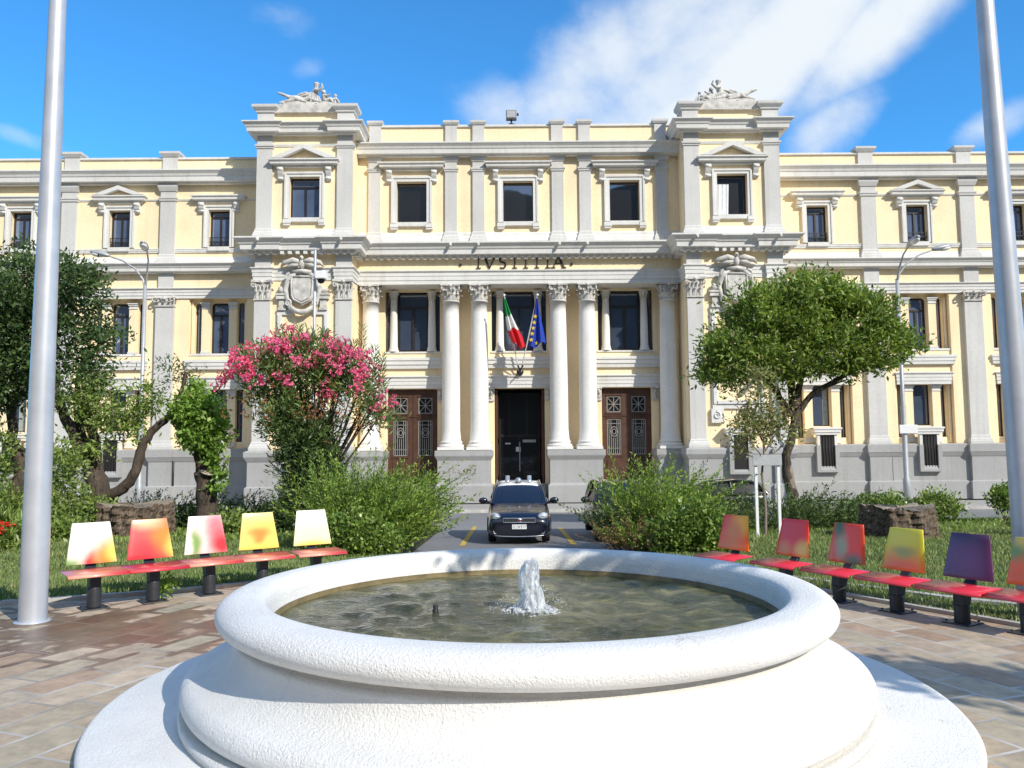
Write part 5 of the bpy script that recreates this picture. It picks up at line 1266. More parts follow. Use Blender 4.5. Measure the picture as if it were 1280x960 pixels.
# ================================================================== CARS
def make_car(label, group, loc, rz, paint, roofmat, police):
    """hatchback, nose towards local -y, origin under the middle of the front axle line"""
    t = thing('police_car' if police else 'parked_car', label, 'police car' if police else 'car', site(loc), rz, group)
    #   y, half width, sill z, shoulder z, top z (bonnet / belt), top half width
    S = [(-.11,.60,.26,.50,.585,.50),(-.03,.74,.19,.54,.65,.60),(.10,.81,.17,.60,.735,.67),(.40,.815,.19,.66,.82,.70),(.75,.835,.19,.72,.885,.72),(1.10,.842,.19,.76,.945,.73),(1.35,.845,.19,.80,.985,.74),
         (2.0,.845,.19,.84,.99,.76),(2.8,.845,.19,.86,1.0,.76),(3.3,.84,.20,.88,1.02,.75),(3.75,.80,.24,.86,1.03,.70),(3.92,.70,.34,.80,1.0,.62)]
    vs = []; K = 11
    for (y, w, z0, zs, zt, wt) in S:
        half = [(0,z0),(w*.85,z0),(w*.97,z0+.08),(w*1.0,(z0+zs)/2),(w*.985,zs),(wt+ (w-wt)*.45,(zs+zt)/2+.015),(wt,zt),(wt*.6,zt+.018),(0,zt+.026)]
        for (x, z) in half: vs.append((x, y, z))
    k = 9; n = len(S); nv = len(vs)
    vs2 = vs + [(-x, y, z) for (x, y, z) in vs]; fs = []
    for i in range(n-1):
        for j in range(k-1):
            a, b, c, d = i*k+j, i*k+j+1, (i+1)*k+j+1, (i+1)*k+j
            fs.append((a,d,c,b)); fs.append((a+nv,b+nv,c+nv,d+nv))
    for e in (0, n-1):
        fs.append(tuple([e*k+j for j in range(k)] + [e*k+j+nv for j in range(k-1, -1, -1)]))
    mb = MB().add(vs2, fs, 0, True); o = mb.build('body', paint, t, True)
    m = o.modifiers.new('sub','SUBSURF'); m.levels = 2; m.render_levels = 2
    # cabin: pillars/roof shell and glass just inside
    Gs = [(1.12,.70,.955),(1.55,.655,1.235),(1.95,.60,1.40),(2.25,.585,1.455),(2.8,.58,1.51),(3.3,.57,1.46),(3.6,.59,1.36),(3.86,.66,1.02)]
    rv = []; 
    for (y, w, z) in Gs: rv += [(-w*1.0,y,z-.02),(-w*.55,y,z+.012),(0,y,z+.02),(w*.55,y,z+.012),(w*1.0,y,z-.02)]
    q = lambda i: [(i*5+j, i*5+j+1, (i+1)*5+j+1, (i+1)*5+j) for j in range(4)]
    ws = MB().add(rv[0:15], q(0)+q(1), 0, True).build('windscreen', M['glass_car'], t)
    bk = MB().add(rv[25:40], q(0)+q(1), 0, True).build('rear_window', M['glass_car'], t)
    rf = MB().add(rv[10:30], q(0)+q(1)+q(2), 0, True).build('roof', roofmat, t); sm = rf.modifiers.new('s','SOLIDIFY'); sm.thickness = .03
    fr = MB()
    for s in (-1, 1):
        pl = [(s*(w+.012), y, z-.02) for (y, w, z) in Gs]
        fr.tube(pl[0:3], [.05,.045,.045], 8); fr.tube(pl[2:6], [.045]*4, 8); fr.tube(pl[5:8], [.06,.08,.09], 8)
        fr.tube([(s*.77,1.1,.965),(s*.79,2,1.0),(s*.79,3.0,1.01),(s*.72,3.8,1.03)], .035, 6)
        fr.tube([(s*.60,2.55,1.47),(s*.79,2.6,1.0)], .035, 6)
        gl = MB().add([(s*.775,1.25,.985),(s*.785,3.55,1.02),(s*.60,3.45,1.38),(s*.575,2.8,1.46),(s*.585,2.0,1.41),(s*.66,1.55,1.20)], [(0,1,2,3,4,5)]).build('side_window', M['glass_car'], t)
        # mirror
        mr_ = MB().ball((s*.97,1.33,1.03), (.125,.075,.085), 12, 8); mr_.tube([(s*.78,1.36,.98),(s*.92,1.34,1.0)], [.035,.03], 6); mr_.build('mirror', M['plastic'] if not police else paint, t)
        # headlight: swept-back lens following the wing
        hl = MB().ball((s*.60,.10,.685), (.155,.12,.105), 16, 10, 0, Euler((R(-35), R(-s*20), R(s*24))).to_matrix()); hh = hl.build('headlight', M['headlight'], t)
        MB().ball((s*.715,.135,.70), (.035,.06,.05), 8, 6).build('indicator', M['amber'], hh)
        lw = MB().lathe([(0,-.012),(.055,-.012),(.06,0),(.06,.02)], 14); lw.xf(Matrix.Translation((s*.60,-.075,.33)) @ Matrix.Rotation(R(90),4,'X')); lw.build('fog_lamp', M['headlight'], t)
        pk = MB().prism([(s*.42,.27),(s*.70,.27),(s*.72,.40),(s*.58,.43)] if s > 0 else [(s*.42,.27),(s*.58,.43),(s*.72,.40),(s*.70,.27)], .015, .06); pk.build('bumper_recess', M['plastic'], t)
        for y in (.62, 3.15):
            w = MB().lathe([(.19,-.10),(.27,-.105),(.305,-.09),(.31,-.05),(.31,.05),(.305,.09),(.27,.10),(.19,.09)], 26); w.xf(Matrix.Translation((s*.70,y,.312)) @ Matrix.Rotation(R(90),4,'Y'))
            wo = w.build('wheel', M['rubber'], t)
            r = MB().lathe([(0,.03),(.05,.05),(.06,.03),(.17,.06),(.195,.09),(.195,.02)], 26); 
            for kk in range(5):
                a = 2*math.pi*kk/5; r.tube([(.04*math.cos(a),.04*math.sin(a),.055),(.18*math.cos(a),.18*math.sin(a),.075)], .025, 6)
            r.xf(Matrix.Translation((s*.70,y,.312)) @ Matrix.Rotation(R(90)*s,4,'Y')); r.build('rim', M['chrome'], wo)
            MB().lathe([(.315,-.04),(.335,-.04),(.335,.04),(.315,.04)], 26, a0=0, a1=math.pi).xf(Matrix.Translation((s*.795,y,.312)) @ Matrix.Rotation(R(90),4,'Y') @ Matrix.Rotation(R(90),4,'Z')).build('wheel_arch', M['plastic'], t)
    fr.build('pillar_frame', paint, t)
    # grille, plate, bumper opening
    g = MB().box(-.40,.40,-.115,-.04,.565,.665); gg = bevel(g.build('grille', M['plastic'], t), .015)
    b = MB()
    for zz in (.562,.668): b.tube([(-.41,-.112,zz),(0,-.135,zz),(.41,-.112,zz)], .011, 6)
    for x in (-.41,.41): b.tube([(x,-.112,.562),(x,-.112,.668)], .011, 6)
    for kx in range(17): b.tube([(-.36+.045*kx,-.122,.57),(-.36+.045*kx,-.122,.66)], .006, 4)
    b.build('chrome_trim', M['chrome'], gg)
    e = MB().lathe([(0,.016),(.048,.016),(.055,.008),(.055,0)], 20); e.xf(Matrix.Translation((0,-.13,.618)) @ Matrix.Rotation(R(90),4,'X')); em = e.build('emblem', M['chrome'], gg)
    e = MB().lathe([(0,.020),(.036,.020),(.036,.015)], 20); e.xf(Matrix.Translation((0,-.13,.618)) @ Matrix.Rotation(R(90),4,'X')); e.build('emblem_disc', m_plain('emblem_enamel', (.25,.02,.04), .3), gg)
    lo = MB().box(-.46,.46,-.085,.05,.27,.36); bevel(lo.build('air_intake', M['plastic'], t), .02)
    lp = MB().tube([(-.62,-.03,.225),(-.4,-.09,.21),(0,-.115,.205),(.4,-.09,.21),(.62,-.03,.225)], .014, 6); lp.build('bumper_lip', M['chrome'], t)
    p = bevel(MB().box(-.185,.185,-.150,-.125,.395,.51).build('number_plate', M['plate'], t), .004)
    if police:
        seg = {'C':'afed','N':None,'9':'abcdfg','7':'abc','1':'bc'}
        def glyph(mb, ch, x, z, w=.026, h=.062, y=-.1525, d=.0075):
            def ln(x0,z0,x1,z1):
                v = Vector((x1-x0,0,z1-z0)); nn = Vector((-v.z,0,v.x)).normalized()*d/2
                mb.add([(x0+nn.x,y,z0+nn.z),(x1+nn.x,y,z1+nn.z),(x1-nn.x,y,z1-nn.z),(x0-nn.x,y,z0-nn.z)], [(0,1,2,3)])
            P_ = {'a':((0,h),(w,h)),'b':((w,h),(w,h/2)),'c':((w,h/2),(w,0)),'d':((0,0),(w,0)),'e':((0,h/2),(0,0)),'f':((0,h),(0,h/2)),'g':((0,h/2),(w,h/2))}
            if ch == 'N': ln(x,z,x,z+h); ln(x,z+h,x+w,z); ln(x+w,z,x+w,z+h)
            else:
                for c_ in seg[ch]: a, b2 = P_[c_]; ln(x+a[0],z+a[1],x+b2[0],z+b2[1])
        pm = MB()
        for ch, x in zip('CCCN971', (-.155,-.115,-.06,-.02,.035,.075,.115)): glyph(pm, ch, x, .422)
        pm.build('plate_number', M['ink'], p)
        for s in (-1, 1):
            bc = MB().lathe([(0,0),(.07,0),(.07,.02),(.062,.025),(.062,.16),(.055,.175),(0,.178)], 16, (s*.31,2.3,1.495)).build('beacon', M['bluelens'], t)
            MB().lathe([(0,.0),(.072,.0),(.072,.03),(.06,.035)], 16, (s*.31,2.3,1.49)).build('beacon_base', M['chrome'], bc)
            for kk in range(4):
                a = kk*math.pi/2+.4; MB().tube([(s*.31+.064*math.cos(a),2.3+.064*math.sin(a),1.52),(s*.31+.064*math.cos(a),2.3+.064*math.sin(a),1.66)], .006, 4).build('beacon_bar', M['chrome'], bc)
        sp = MB().ball((0,2.15,1.545), (.085,.07,.08), 14, 9).build('spotlight', M['chrome'], t)
        MB().ball((0,2.098,1.55), (.06,.03,.055), 12, 8).build('spotlight_glass', M['headlight'], sp)
        MB().lathe([(0,0),(.10,0),(.08,.03),(0,.03)], 14, (0,2.17,1.49)).build('spotlight_base', M['plastic'], sp)
    # seats, wheel and parcel shelf seen through the screen
    s_ = MB()
    for s in (-1, 1): s_.ball((s*.36,2.05,1.12), (.22,.09,.20), 10, 7); s_.ball((s*.36,2.08,1.33), (.12,.06,.08), 8, 6)
    s_.box(-.70,.70,1.25,1.5,.93,.98); s_.build('front_seat', M['plastic'], t)
    w = MB(); w.tube([(.36+.18*math.cos(2*math.pi*k/16),1.62+.05*math.sin(2*math.pi*k/16),1.06+.16*math.sin(2*math.pi*k/16)) for k in range(17)], .016, 6); w.build('steering_wheel', M['plastic'], t)
    return t
make_car('dark navy police hatchback with a white roof and beacons parked nose to the fountain', None, (-.26, 23.45, -.15), 0, M['navy'], M['carwhite'], True)
make_car('dark car mostly hidden behind the dry feathery bush right of the police car', None, (2.55, 23.75, -.15), 0, M['darkgreen'], M['darkgreen'], False)
make_car('dark car parked side-on along the street behind the clipped glossy bush', None, (4.75, 33.2, -.15), R(-90), M['darkgreen'], M['darkgreen'], False)
# ================================================================== SCULPTURES, FLAGS, FLOODLIGHT
def skin_obj(name, chains, mat, parent):
    """organic figure grown from joints: chains = lists of (x,y,z,radius); first vertex of the first chain is the root"""
    vs, es, rs = [], [], []
    idx = {}
    def vid(p):
        k = tuple(round(c, 3) for c in p[:3])
        if k not in idx: idx[k] = len(vs); vs.append(k); rs.append(p[3])
        return idx[k]
    for ch in chains:
        ids = [vid(p) for p in ch]
        es += [(a, b) for a, b in zip(ids, ids[1:])]
    me = bpy.data.meshes.new(name); me.from_pydata(vs, es, []); me.materials.append(mat)
    o = bpy.data.objects.new(name, me); C.objects.link(o); o.parent = parent
    m = o.modifiers.new('skin', 'SKIN'); m.use_smooth_shade = True
    for i, sv in enumerate(me.skin_vertices[0].data): sv.radius = (rs[i], rs[i]); sv.use_root = (i == 0)
    s = o.modifiers.new('sub', 'SUBSURF'); s.levels = 2; s.render_levels = 2
    return o
def sculpture(label, x, s):
    t = thing('roof_sculpture', label, 'sculpture', onto((x, 48.75, 21.79)), 0, 'stone figure groups on the two towers'); t.scale = (1, 1, .84)
    mb = MB(); random.seed(3)
    mb.prism([(-1.75,0),(1.75,0),(1.55,.22),(1.0,.34),(.3,.30),(-.4,.38),(-1.0,.30),(-1.45,.20)], -.42, .42)
    for i in range(16): mb.ball((random.uniform(-1.5,1.5), random.uniform(-.3,.3), .2+random.uniform(-.08,.05)), (random.uniform(.12,.3), .2, random.uniform(.06,.14)), 8, 5)
    mb.build('plinth_rock', M['carve'], t)
    f = lambda a: [(s*p[0], *p[1:]) for p in a]
    # reclining beast with a raised torso: haunch, belly, chest, neck, head; then single limbs
    skin_obj('beast', [f([(.12,0,.66,.25),(-.28,0,.62,.20),(-.72,0,.70,.29),(-1.02,0,.80,.17),(-1.28,0,.96,.10),(-1.5,-.02,1.06,.10),(-1.74,-.04,1.16,.05)]),
             f([(.12,0,.66,.25),(.30,-.02,.92,.17),(.38,-.02,1.20,.24),(.42,-.03,1.42,.09),(.44,-.06,1.62,.16),(.44,-.06,1.76,.11)])], M['carve'], t)
    lb = MB()
    for pts, r in (([(.40,-.2,1.25),(.66,-.34,1.12),(.86,-.38,1.32),(.80,-.4,1.55)], [.11,.09,.075,.05]), ([(.30,.1,1.22),(.05,-.12,1.0),(-.18,-.24,.84)], [.10,.08,.06]),
                   ([(-.72,-.2,.66),(-.98,-.3,.42),(-1.3,-.34,.36),(-1.5,-.34,.30)], [.20,.14,.09,.07]), ([(-.62,-.22,.6),(-.32,-.36,.42),(-.02,-.38,.32)], [.18,.12,.08]), ([(.15,-.2,.6),(.45,-.36,.42),(.78,-.38,.32)], [.15,.11,.07]),
                   ([(.1,.05,1.0),(-.2,.12,1.18),(-.5,.15,1.12),(-.72,.12,.98)], [.12,.11,.09,.04]), ([(.05,.05,.9),(-.25,.1,1.02),(-.6,.12,.96)], [.1,.09,.03])):
        lb.tube(f(pts), r, 8)
    for k in range(5): lb.tube(f([(.28+.05*k,-.2-.03*k,1.0-.05*k),(.30+.08*k,-.30,.7),(.2+.14*k,-.36,.36)]), [.04,.05,.05], 6)
    lb.ball(f([(.44,-.06,1.70)])[0][:3], (.17,.15,.12), 9, 6)
    lb.build('limb', M['carve'], t)
    # second, half-lying figure and a small one at the end
    fb_ = MB()
    for pts, r in (([(1.0,0,.42),(.92,0,.72),(.86,-.02,.98)], [.22,.20,.15]), ([(.84,-.08,.95),(1.08,-.2,.80),(1.26,-.24,.92)], [.08,.07,.05]), ([(1.0,-.12,.48),(1.28,-.2,.62),(1.40,-.22,.34)], [.15,.12,.07]), ([(1.0,.1,.46),(1.35,.05,.44),(1.6,.0,.34)], [.14,.10,.06]),
                   ([(1.52,.05,.36),(1.50,.05,.62),(1.48,.05,.82)], [.13,.12,.08]), ([(1.48,0,.76),(1.64,-.1,.60),(1.74,-.12,.36)], [.06,.05,.05]), ([(1.46,0,.74),(1.32,-.1,.66)], [.06,.04])):
        fb_.tube(f(pts), r, 8)
    fb_.ball(f([(.84,-.05,1.16)])[0][:3], (.13,.13,.15), 9, 7); fb_.ball(f([(1.47,.03,.95)])[0][:3], (.10,.10,.11), 8, 6)
    fb_.build('figure', M['carve'], t)
sculpture('stone group of a reclining beast and figures on the left tower roof', -11.62, 1)
sculpture('stone group of a reclining beast and figures on the right tower roof', 11.62, -1)
fl = thing('floodlight', 'square grey floodlight on a short stem standing on the central parapet', 'floodlight', onto((-.35, 49.8, 21.26)))
MB().tube([(0,0,0),(0,0,.32)], .05, 8).lathe([(0,0),(.18,0),(.18,.04),(0,.04)], 14).build('stem', M['iron'], fl)
h = bevel(MB().box(-.30,.30,-.22,.20,.30,.80).build('lamp_housing', m_plain('floodlight_grey', (.20,.20,.20), .5), fl), .03)
MB().box(-.24,.24,-.235,-.222,.36,.74).build('glass', M['lamp_metal'], h); MB().box(.31,.42,-.05,.06,.55,.68).build('junction_box', M['iron'], h)

def flag(name, label, tip, foot, grid, mats, matfun, stars=False):
    t = thing('flag', label, 'flag', onto(foot), 0, 'flags over the main door')
    F = Vector(foot); T = Vector(tip)-F
    MB().tube([(0,0,0), tuple(T)], [.035,.03], 8).ball(tuple(T*1.01), .07, 8, 6).build('flagpole', M['white'], t)
    nu, nv = 26, 40; vs = []; fs = []; mi = []
    for j in range(nv+1):
        for i in range(nu+1): vs.append(tuple(Vector(grid(i/nu, j/nv))-F))
    mb = MB()
    for j in range(nv):
        for i in range(nu): mb.f.append((j*(nu+1)+i, j*(nu+1)+i+1, (j+1)*(nu+1)+i+1, (j+1)*(nu+1)+i)); mb.m.append(matfun((i+.5)/nu, (j+.5)/nv)); mb.sm.append(True)
    mb.v = vs
    c = mb.build('cloth', mats, t)
    if stars:
        sb = MB()
        for (u, v) in stars:
            p = Vector(grid(u, v))-F; pts = []
            for k in range(10):
                a = math.pi/2+k*math.pi/5; r = .13 if k % 2 == 0 else .055; pts.append((p.x+r*math.cos(a), p.z+r*math.sin(a)))
            s = MB().prism(pts, p.y-.09, p.y-.075).build('star', M['starcol'], c)
    return t
def cloth(name, col): 
    t = NT(name); t.base(col); t.set(Roughness=.85)
    tr = t.new('ShaderNodeBsdfTranslucent'); tr.inputs['Color'].default_value = (*col, 1)
    mx = t.new('ShaderNodeMixShader'); mx.inputs[0].default_value = .25; t.link(t.bsdf.outputs[0], mx.inputs[1]); t.link(tr.outputs[0], mx.inputs[2]); t.link(mx.outputs[0], t.out.inputs['Surface'])
    return t.mat
M['starcol'] = cloth('flag_yellow', (.85,.62,.04))
fy = 49.0
def g_it(u, v):
    # v runs from the pole tip down, u across; narrow at the top, gathered folds lower down
    cx = -.80 + .44*v + .32*v*v; z = 11.02-2.5*v; w = .14+.88*v**1.2*(1-.30*max(0, v-.75)/.25)
    x = cx + (u-.42)*w - .2*v*(u-.5)*max(0, v-.8)
    return (x, fy-.55+.13*math.sin(u*13+v*2)*(.3+v)-.1*v, z - .30*u*v + .10*math.sin(u*9)*v)
def m_it(u, v): 
    q = v + .10*(u-.5)
    return 0 if q < .36 else (1 if q < .63 + .06*math.sin(u*9) else 2)
def g_eu(u, v):
    cx = .96 - .02*v; z = 11.02-2.45*v; w = .09+.90*v**1.1
    x = cx + (u-.55)*w + .10*v*v
    return (x, fy-.55+.13*math.sin(u*12+1+v*2)*(.3+v)-.1*v, z - .22*(1-u)*v + .10*math.sin(u*8+2)*v)
flag('flag', 'green white and red tricolour flag hanging from a pole over the main door', (-.80, fy-.6, 11.15), (-.02, 50.55, 7.30), g_it, [cloth('flag_green', (.02,.30,.08)), cloth('flag_white', (.82,.82,.80)), cloth('flag_red', (.68,.02,.03))], m_it)
flag('flag', 'blue flag with yellow stars hanging from a pole over the main door', (.98, fy-.6, 11.15), (.10, 50.55, 7.30), g_eu, [cloth('flag_blue', (.02,.06,.42))], lambda u, v: 0, [(.26,.38),(.20,.51),(.16,.63),(.12,.75),(.10,.88),(.45,.93)])
br = thing('flag_holder', 'dark metal bracket holding both flagpoles above the main door', 'bracket', onto((.04, 50.62, 7.22)))
MB().ball((0,0,0), (.2,.12,.2), 10, 7).tube([(-.02,0,0),(-.32,-.1,-.35)], .04, 6).tube([(0,-.02,.05),(-.12,-.35,.35)], .05, 6).tube([(0,-.02,.05),(.16,-.35,.35)], .05, 6).build('bracket', M['iron'], br)

# ================================================================== VEGETATION
def tree(label, cat, loc, name='tree', group=None): return thing(name, label, cat, site(loc), 0, group)
def rel(blobs, o): return [(b[0]-o[0], b[1]-o[1], b[2]-o[2], *b[3:]) for b in blobs]
random.seed(21)
# pruned evergreen on the left: cut limbs, dark crown running out of the frame
o = (-12.1, 26, 0); t = tree('big dark evergreen with sawn-off limbs and wide crown on the left', 'tree', o, 'pruned_tree')
mb = MB()
limb(mb, [(0,0,0),(-.05,0,.7),(-.15,0,1.4),(-.35,0,2.0)], 0.336, 0.246, 10)
limb(mb, [(-.3,0,1.8),(-.9,0,2.9),(-1.4,.1,3.9),(-1.9,.2,5.2),(-2.3,.3,6.6)], 0.192, 0.074, 8)
limb(mb, [(-.2,0,1.7),(-.75,.2,2.9),(-1.0,.3,3.9),(-.9,.4,5.2)], 0.136, 0.049, 7)
limb(mb, [(-.2,-.1,1.8),(-.15,-.15,2.6),(-.45,-.2,3.3),(-.62,-.2,3.75)], 0.152, 0.123, 8)
limb(mb, [(.0,0,1.0),(.55,-.1,1.25),(1.0,-.2,1.7),(1.2,-.2,2.5),(1.55,-.25,3.0),(2.15,-.3,3.45)], 0.176, 0.098, 8)
limb(mb, [(1.95,-.3,3.35),(2.25,-.3,3.9),(2.42,-.3,4.6)], .07, .05, 6)
mb.build('trunk', M['bark'], t)
cw = MB(); cw.lathe([(0,0),(.155,0),(.15,.02),(0,.02)], 14).xf(Matrix.Translation((-.63,-.2,3.74)) @ Matrix.Rotation(R(-35),4,'Y') @ Matrix.Rotation(R(30),4,'X')); cw.build('cut_face', M['cutwood'], t)
crown('crown', rel([(-14.6,26,6.9,2.3,1.8,1.5),(-13.6,26,5.6,1.75,1.6,1.3),(-16.4,26,6.2,2.4,1.8,1.9),(-13.3,25.6,7.2,1.2,1.2,.8),(-15.3,25.6,4.6,1.5,1.3,.8),(-12.75,25.8,4.5,.9,.9,.7),(-17.5,26,4.6,1.6,1.5,1.0),(-15.2,26,8.0,1.2,1,.5)], o), 1900, 24, .18, .17, .42, M['leaf_dark'], t, droop=.1, shell=.5, holes=120)
crown('crown', rel([(-11.6,25.9,3.5,.85,.7,.75),(-10.9,25.8,3.9,.6,.6,.5),(-12.3,26,3.2,.5,.5,.5),(-11.3,25.9,2.85,.4,.4,.35),(-12.6,25.7,3.9,.8,.7,.6),(-12.9,25.7,2.6,.4,.4,.6),(-12.2,25.7,2.4,.35,.3,.3)], o), 400, 16, .17, .16, .38, M['leaf_shrub'], t, droop=.25, holes=12)
crown('crown', rel([(-9.85,25.7,4.35,.45,.4,.22),(-10.1,25.7,4.75,.55,.4,.2),(-9.35,25.7,4.55,.45,.3,.15)], o), 26, 11, .12, .15, .28, M['leaf_dark'], t, up=.4)
# trunk at the far left behind the mast
o = (-15.3, 27, 0); t = tree('dark-trunked tree at the left edge, partly behind the mast', 'tree', o, 'pruned_tree')
mb = MB(); limb(mb, [(0,0,0),(.05,0,.9),(.35,0,1.7),(.25,0,2.3),(.0,0,2.8),(.0,0,4.4)], .28, .12, 8); limb(mb, [(.3,0,1.9),(.75,0,2.15),(1.1,0,2.2)], .2, .16, 7); mb.build('trunk', M['bark'], t)
crown('crown', rel([(-15.6,27,5.2,1.3,1.2,1.0),(-15.4,27,4.2,.7,.7,.5)], o), 260, 22, .2, .17, .42, M['leaf_dark'], t)
crown('vine', rel([(-15.4,26.6,1.4,.40,.4,1.1),(-15.2,26.6,2.6,.3,.3,.5)], o), 90, 14, .13, .12, .6, M['leaf_shrub'], t)
# ivy-wrapped stub
o = (-9.15, 26, 0); t = tree('sawn-off tree stub wrapped in bright ivy next to the oleander', 'tree', o, 'ivy_tree')
mb = MB(); limb(mb, [(.05,0,0),(.02,0,.9),(-.02,0,1.75)], .30, .27, 10); limb(mb, [(-.1,0,1.5),(-.2,.05,2.2),(-.45,.05,3.2)], .20, .14, 8); limb(mb, [(0,0,1.4),(.1,.1,2.2),(.05,.1,3.0)], .16, .1, 7); mb.build('trunk', M['bark'], t)
cw = MB(); cw.lathe([(0,0),(.27,0),(.25,.03),(0,.04)], 16).xf(Matrix.Translation((.16,-.14,1.74)) @ Matrix.Rotation(R(12),4,'Y') @ Matrix.Rotation(R(14),4,'X')); cw.build('cut_face', M['cutwood'], t)
crown('ivy', rel([(-9.35,25.9,3.35,.74,.6,.62),(-9.65,25.9,3.6,.42,.4,.40),(-9.0,25.85,2.8,.42,.45,.50),(-9.45,25.8,2.75,.42,.4,.32),(-8.75,25.75,1.8,.14,.2,.75),(-9.5,25.9,4.1,.16,.16,.25)], o), 430, 15, .10, .15, .62, M['leaf_ivy'], t, droop=.35, shell=.55)
# oleander
o = (-5.8, 25, 0); t = tree('tall pink-flowering oleander left of the entrance', 'tree', o, 'oleander')
mb = MB()
sq = lambda L_: [(-6.05+(q_[0]+6.05)*.86, q_[1], q_[2], q_[3]*.9, *q_[4:]) for q_ in L_]
ob = [(-7.25,25,4.15,1.15,.95,1.0),(-6.2,25,4.75,1.15,.95,.85),(-5.2,25,4.5,1.0,.9,.85),(-4.65,24.9,3.9,.75,.75,.85),(-3.85,24.9,3.35,.55,.55,.45),(-6.6,25,3.3,1.25,.95,.7),(-5.6,25,3.0,1.2,.95,.7)]
ob2 = [(-5.8,25,2.7,1.0,.85,.7),(-5.75,25,2.0,.95,.8,.9),(-5.6,25,1.1,.95,.85,.8),(-5.3,24.8,1.7,.7,.6,.7),(-6.0,25,.5,.9,.8,.5)]
ob, ob2 = sq(ob), [(q_[0]-.3, q_[1], q_[2], q_[3]*.82, *q_[4:]) for q_ in ob2]
for b in ob:
    for k in range(5):
        e = (b[0]-o[0]+random.uniform(-.7,.7)*b[3], random.uniform(-.5,.5), b[2]+random.uniform(-.2,.8)*b[5])
        limb(mb, [(random.uniform(-.3,.3),random.uniform(-.2,.2),0),(e[0]*.3,e[1]*.4,e[2]*.45),(e[0]*.75,e[1]*.8,e[2]*.8),e], .05, .012, 5)
mb.build('stem', M['bark'], t)
crown('crown', rel(ob, o), 1250, 17, .17, .22, .18, M['leaf_oleander'], t, up=.75, out=.9, shell=.35, holes=34)
crown('crown', rel(ob2, o), 900, 18, .15, .21, .18, M['leaf_dark'], t, up=.5, out=.9, shell=.3)
# upright leafy shoots at the top right
for (x, z0, z1) in ((-4.55,4.3,5.75),(-4.2,4.0,5.15),(-4.0,3.9,4.95),(-4.8,4.4,5.3),(-7.9,4.4,5.2),(-6.3,5.0,5.75),(-5.6,5.0,5.6)):
    pos, dr = [], []
    for k in range(60):
        q = k/60; a = k*2.4; pos.append((x-o[0]+.02*math.cos(a), -.1, z0+(z1-z0)*q)); dr.append((math.cos(a)*.65, math.sin(a)*.65, .75))
    quads_obj('shoot', leaf_verts(np.array(pos), np.array(dr), .22, .035), M['leaf_oleander'], t)
def blooms(name, blobs, n, per, r, size, mat, parent, front=-.3):
    c, d = blob_clumps(blobs, n*4, .95); k = (d[:,1] < .25) & (d[:,2] > front); c, d = c[k][:n], d[k][:n]; m = len(c)
    pos = np.repeat(c + d*.08, per, 0) + rng.normal(size=(m*per,3))*r
    verts = []
    for i in range(5):
        a = i*2*np.pi/5; N_ = len(pos); nd = unit(np.repeat(d, per, 0)+rng.normal(size=(N_,3))*.5+np.array([0,-.4,.2]))
        rng2 = np.random.default_rng(5); tmp = unit(np.cross(nd, rng2.normal(size=(N_,3)))); b2 = np.cross(nd, tmp)
        dd = tmp*np.cos(a)+b2*np.sin(a)+nd*.25; verts.append(leaf_verts(pos, dd, size, size*.8))
    return quads_obj(name, np.concatenate(verts), mat, parent)
fb = rel(sq([(-7.4,25,4.25,1.2,1.0,1.0),(-7.7,24.9,4.5,.8,.8,.65),(-6.3,25,4.8,1.15,1.0,.85),(-5.25,25,4.5,1.05,.95,.85),(-4.5,24.9,3.95,.8,.8,.85),(-3.75,24.9,3.35,.6,.6,.5),(-6.2,24.8,5.1,.9,.8,.5)]), o)
blooms('blossom', fb, 100, 14, .085, .066, M['pink'], t, -.25)
blooms('blossom', rel([(-7.1,25,3.6,1.2,1.0,.7),(-6.2,25,3.3,1.3,1.0,.7),(-5.2,24.9,3.4,1.1,1.0,.7)], o), 45, 6, .09, .05, M['rust'], t, -.6)
# right tree with an umbrella crown
o = (8.5, 29, 0); t = tree('broad round-crowned green tree with a forked trunk right of the entrance', 'tree', o, 'broadleaf_tree')
mb = MB()
limb(mb, [(0,0,0),(-.05,0,.9),(-.22,0,1.9),(.05,0,3.0),(.15,0,3.9)], .17, .12, 10)
limb(mb, [(.1,0,3.3),(.6,0,4.0),(1.4,0,4.5),(2.4,.1,5.0),(3.1,.1,5.3)], .12, .03, 7)
limb(mb, [(.1,0,3.6),(.0,.1,4.8),(-.3,.1,5.9),(-.2,.1,6.6)], .15, .04, 7); limb(mb, [(.0,0,3.4),(-.6,.1,4.4),(-1.5,.1,5.2),(-2.3,.1,5.6)], .12, .03, 7)
limb(mb, [(.15,0,3.8),(.5,.1,5.0),(1.0,.1,6.3)], .12, .03, 7); limb(mb, [(.3,.2,3.6),(1.0,.3,4.2),(2.0,.3,4.6)], .08, .02, 6); limb(mb, [(-.2,0,3.2),(-.5,-.3,4.2),(-1.2,-.4,4.7)], .08, .02, 6)
mb.build('trunk', M['bark'], t)
pb = MB(); limb(pb, [(0,0,.0),(-.05,0,.9),(-.2,0,1.85)], .185, .15, 10); pb.build('pale_bark', M['bark_pale'], t)
crown('crown', rel([(6.9,29,5.5,1.25,1.3,1.05),(7.9,29,6.6,1.45,1.4,1.0),(9.2,29,7.0,1.3,1.4,1.05),(10.6,29,6.4,1.35,1.4,1.0),(11.6,29,5.7,1.0,1.0,.65),(9.3,28.8,5.7,1.6,1.4,.9),(7.9,28.7,5.2,1.3,1.2,.75),(6.4,29,4.9,.8,.9,.55),(10.6,28.9,5.3,1.2,1.1,.55),(12.0,29,5.6,.4,.5,.3),(10.2,29,7.1,.7,.8,.5)], o), 2500, 24, .175, .18, .38, M['leaf_tree'], t, shell=.5, up=.25, holes=45)
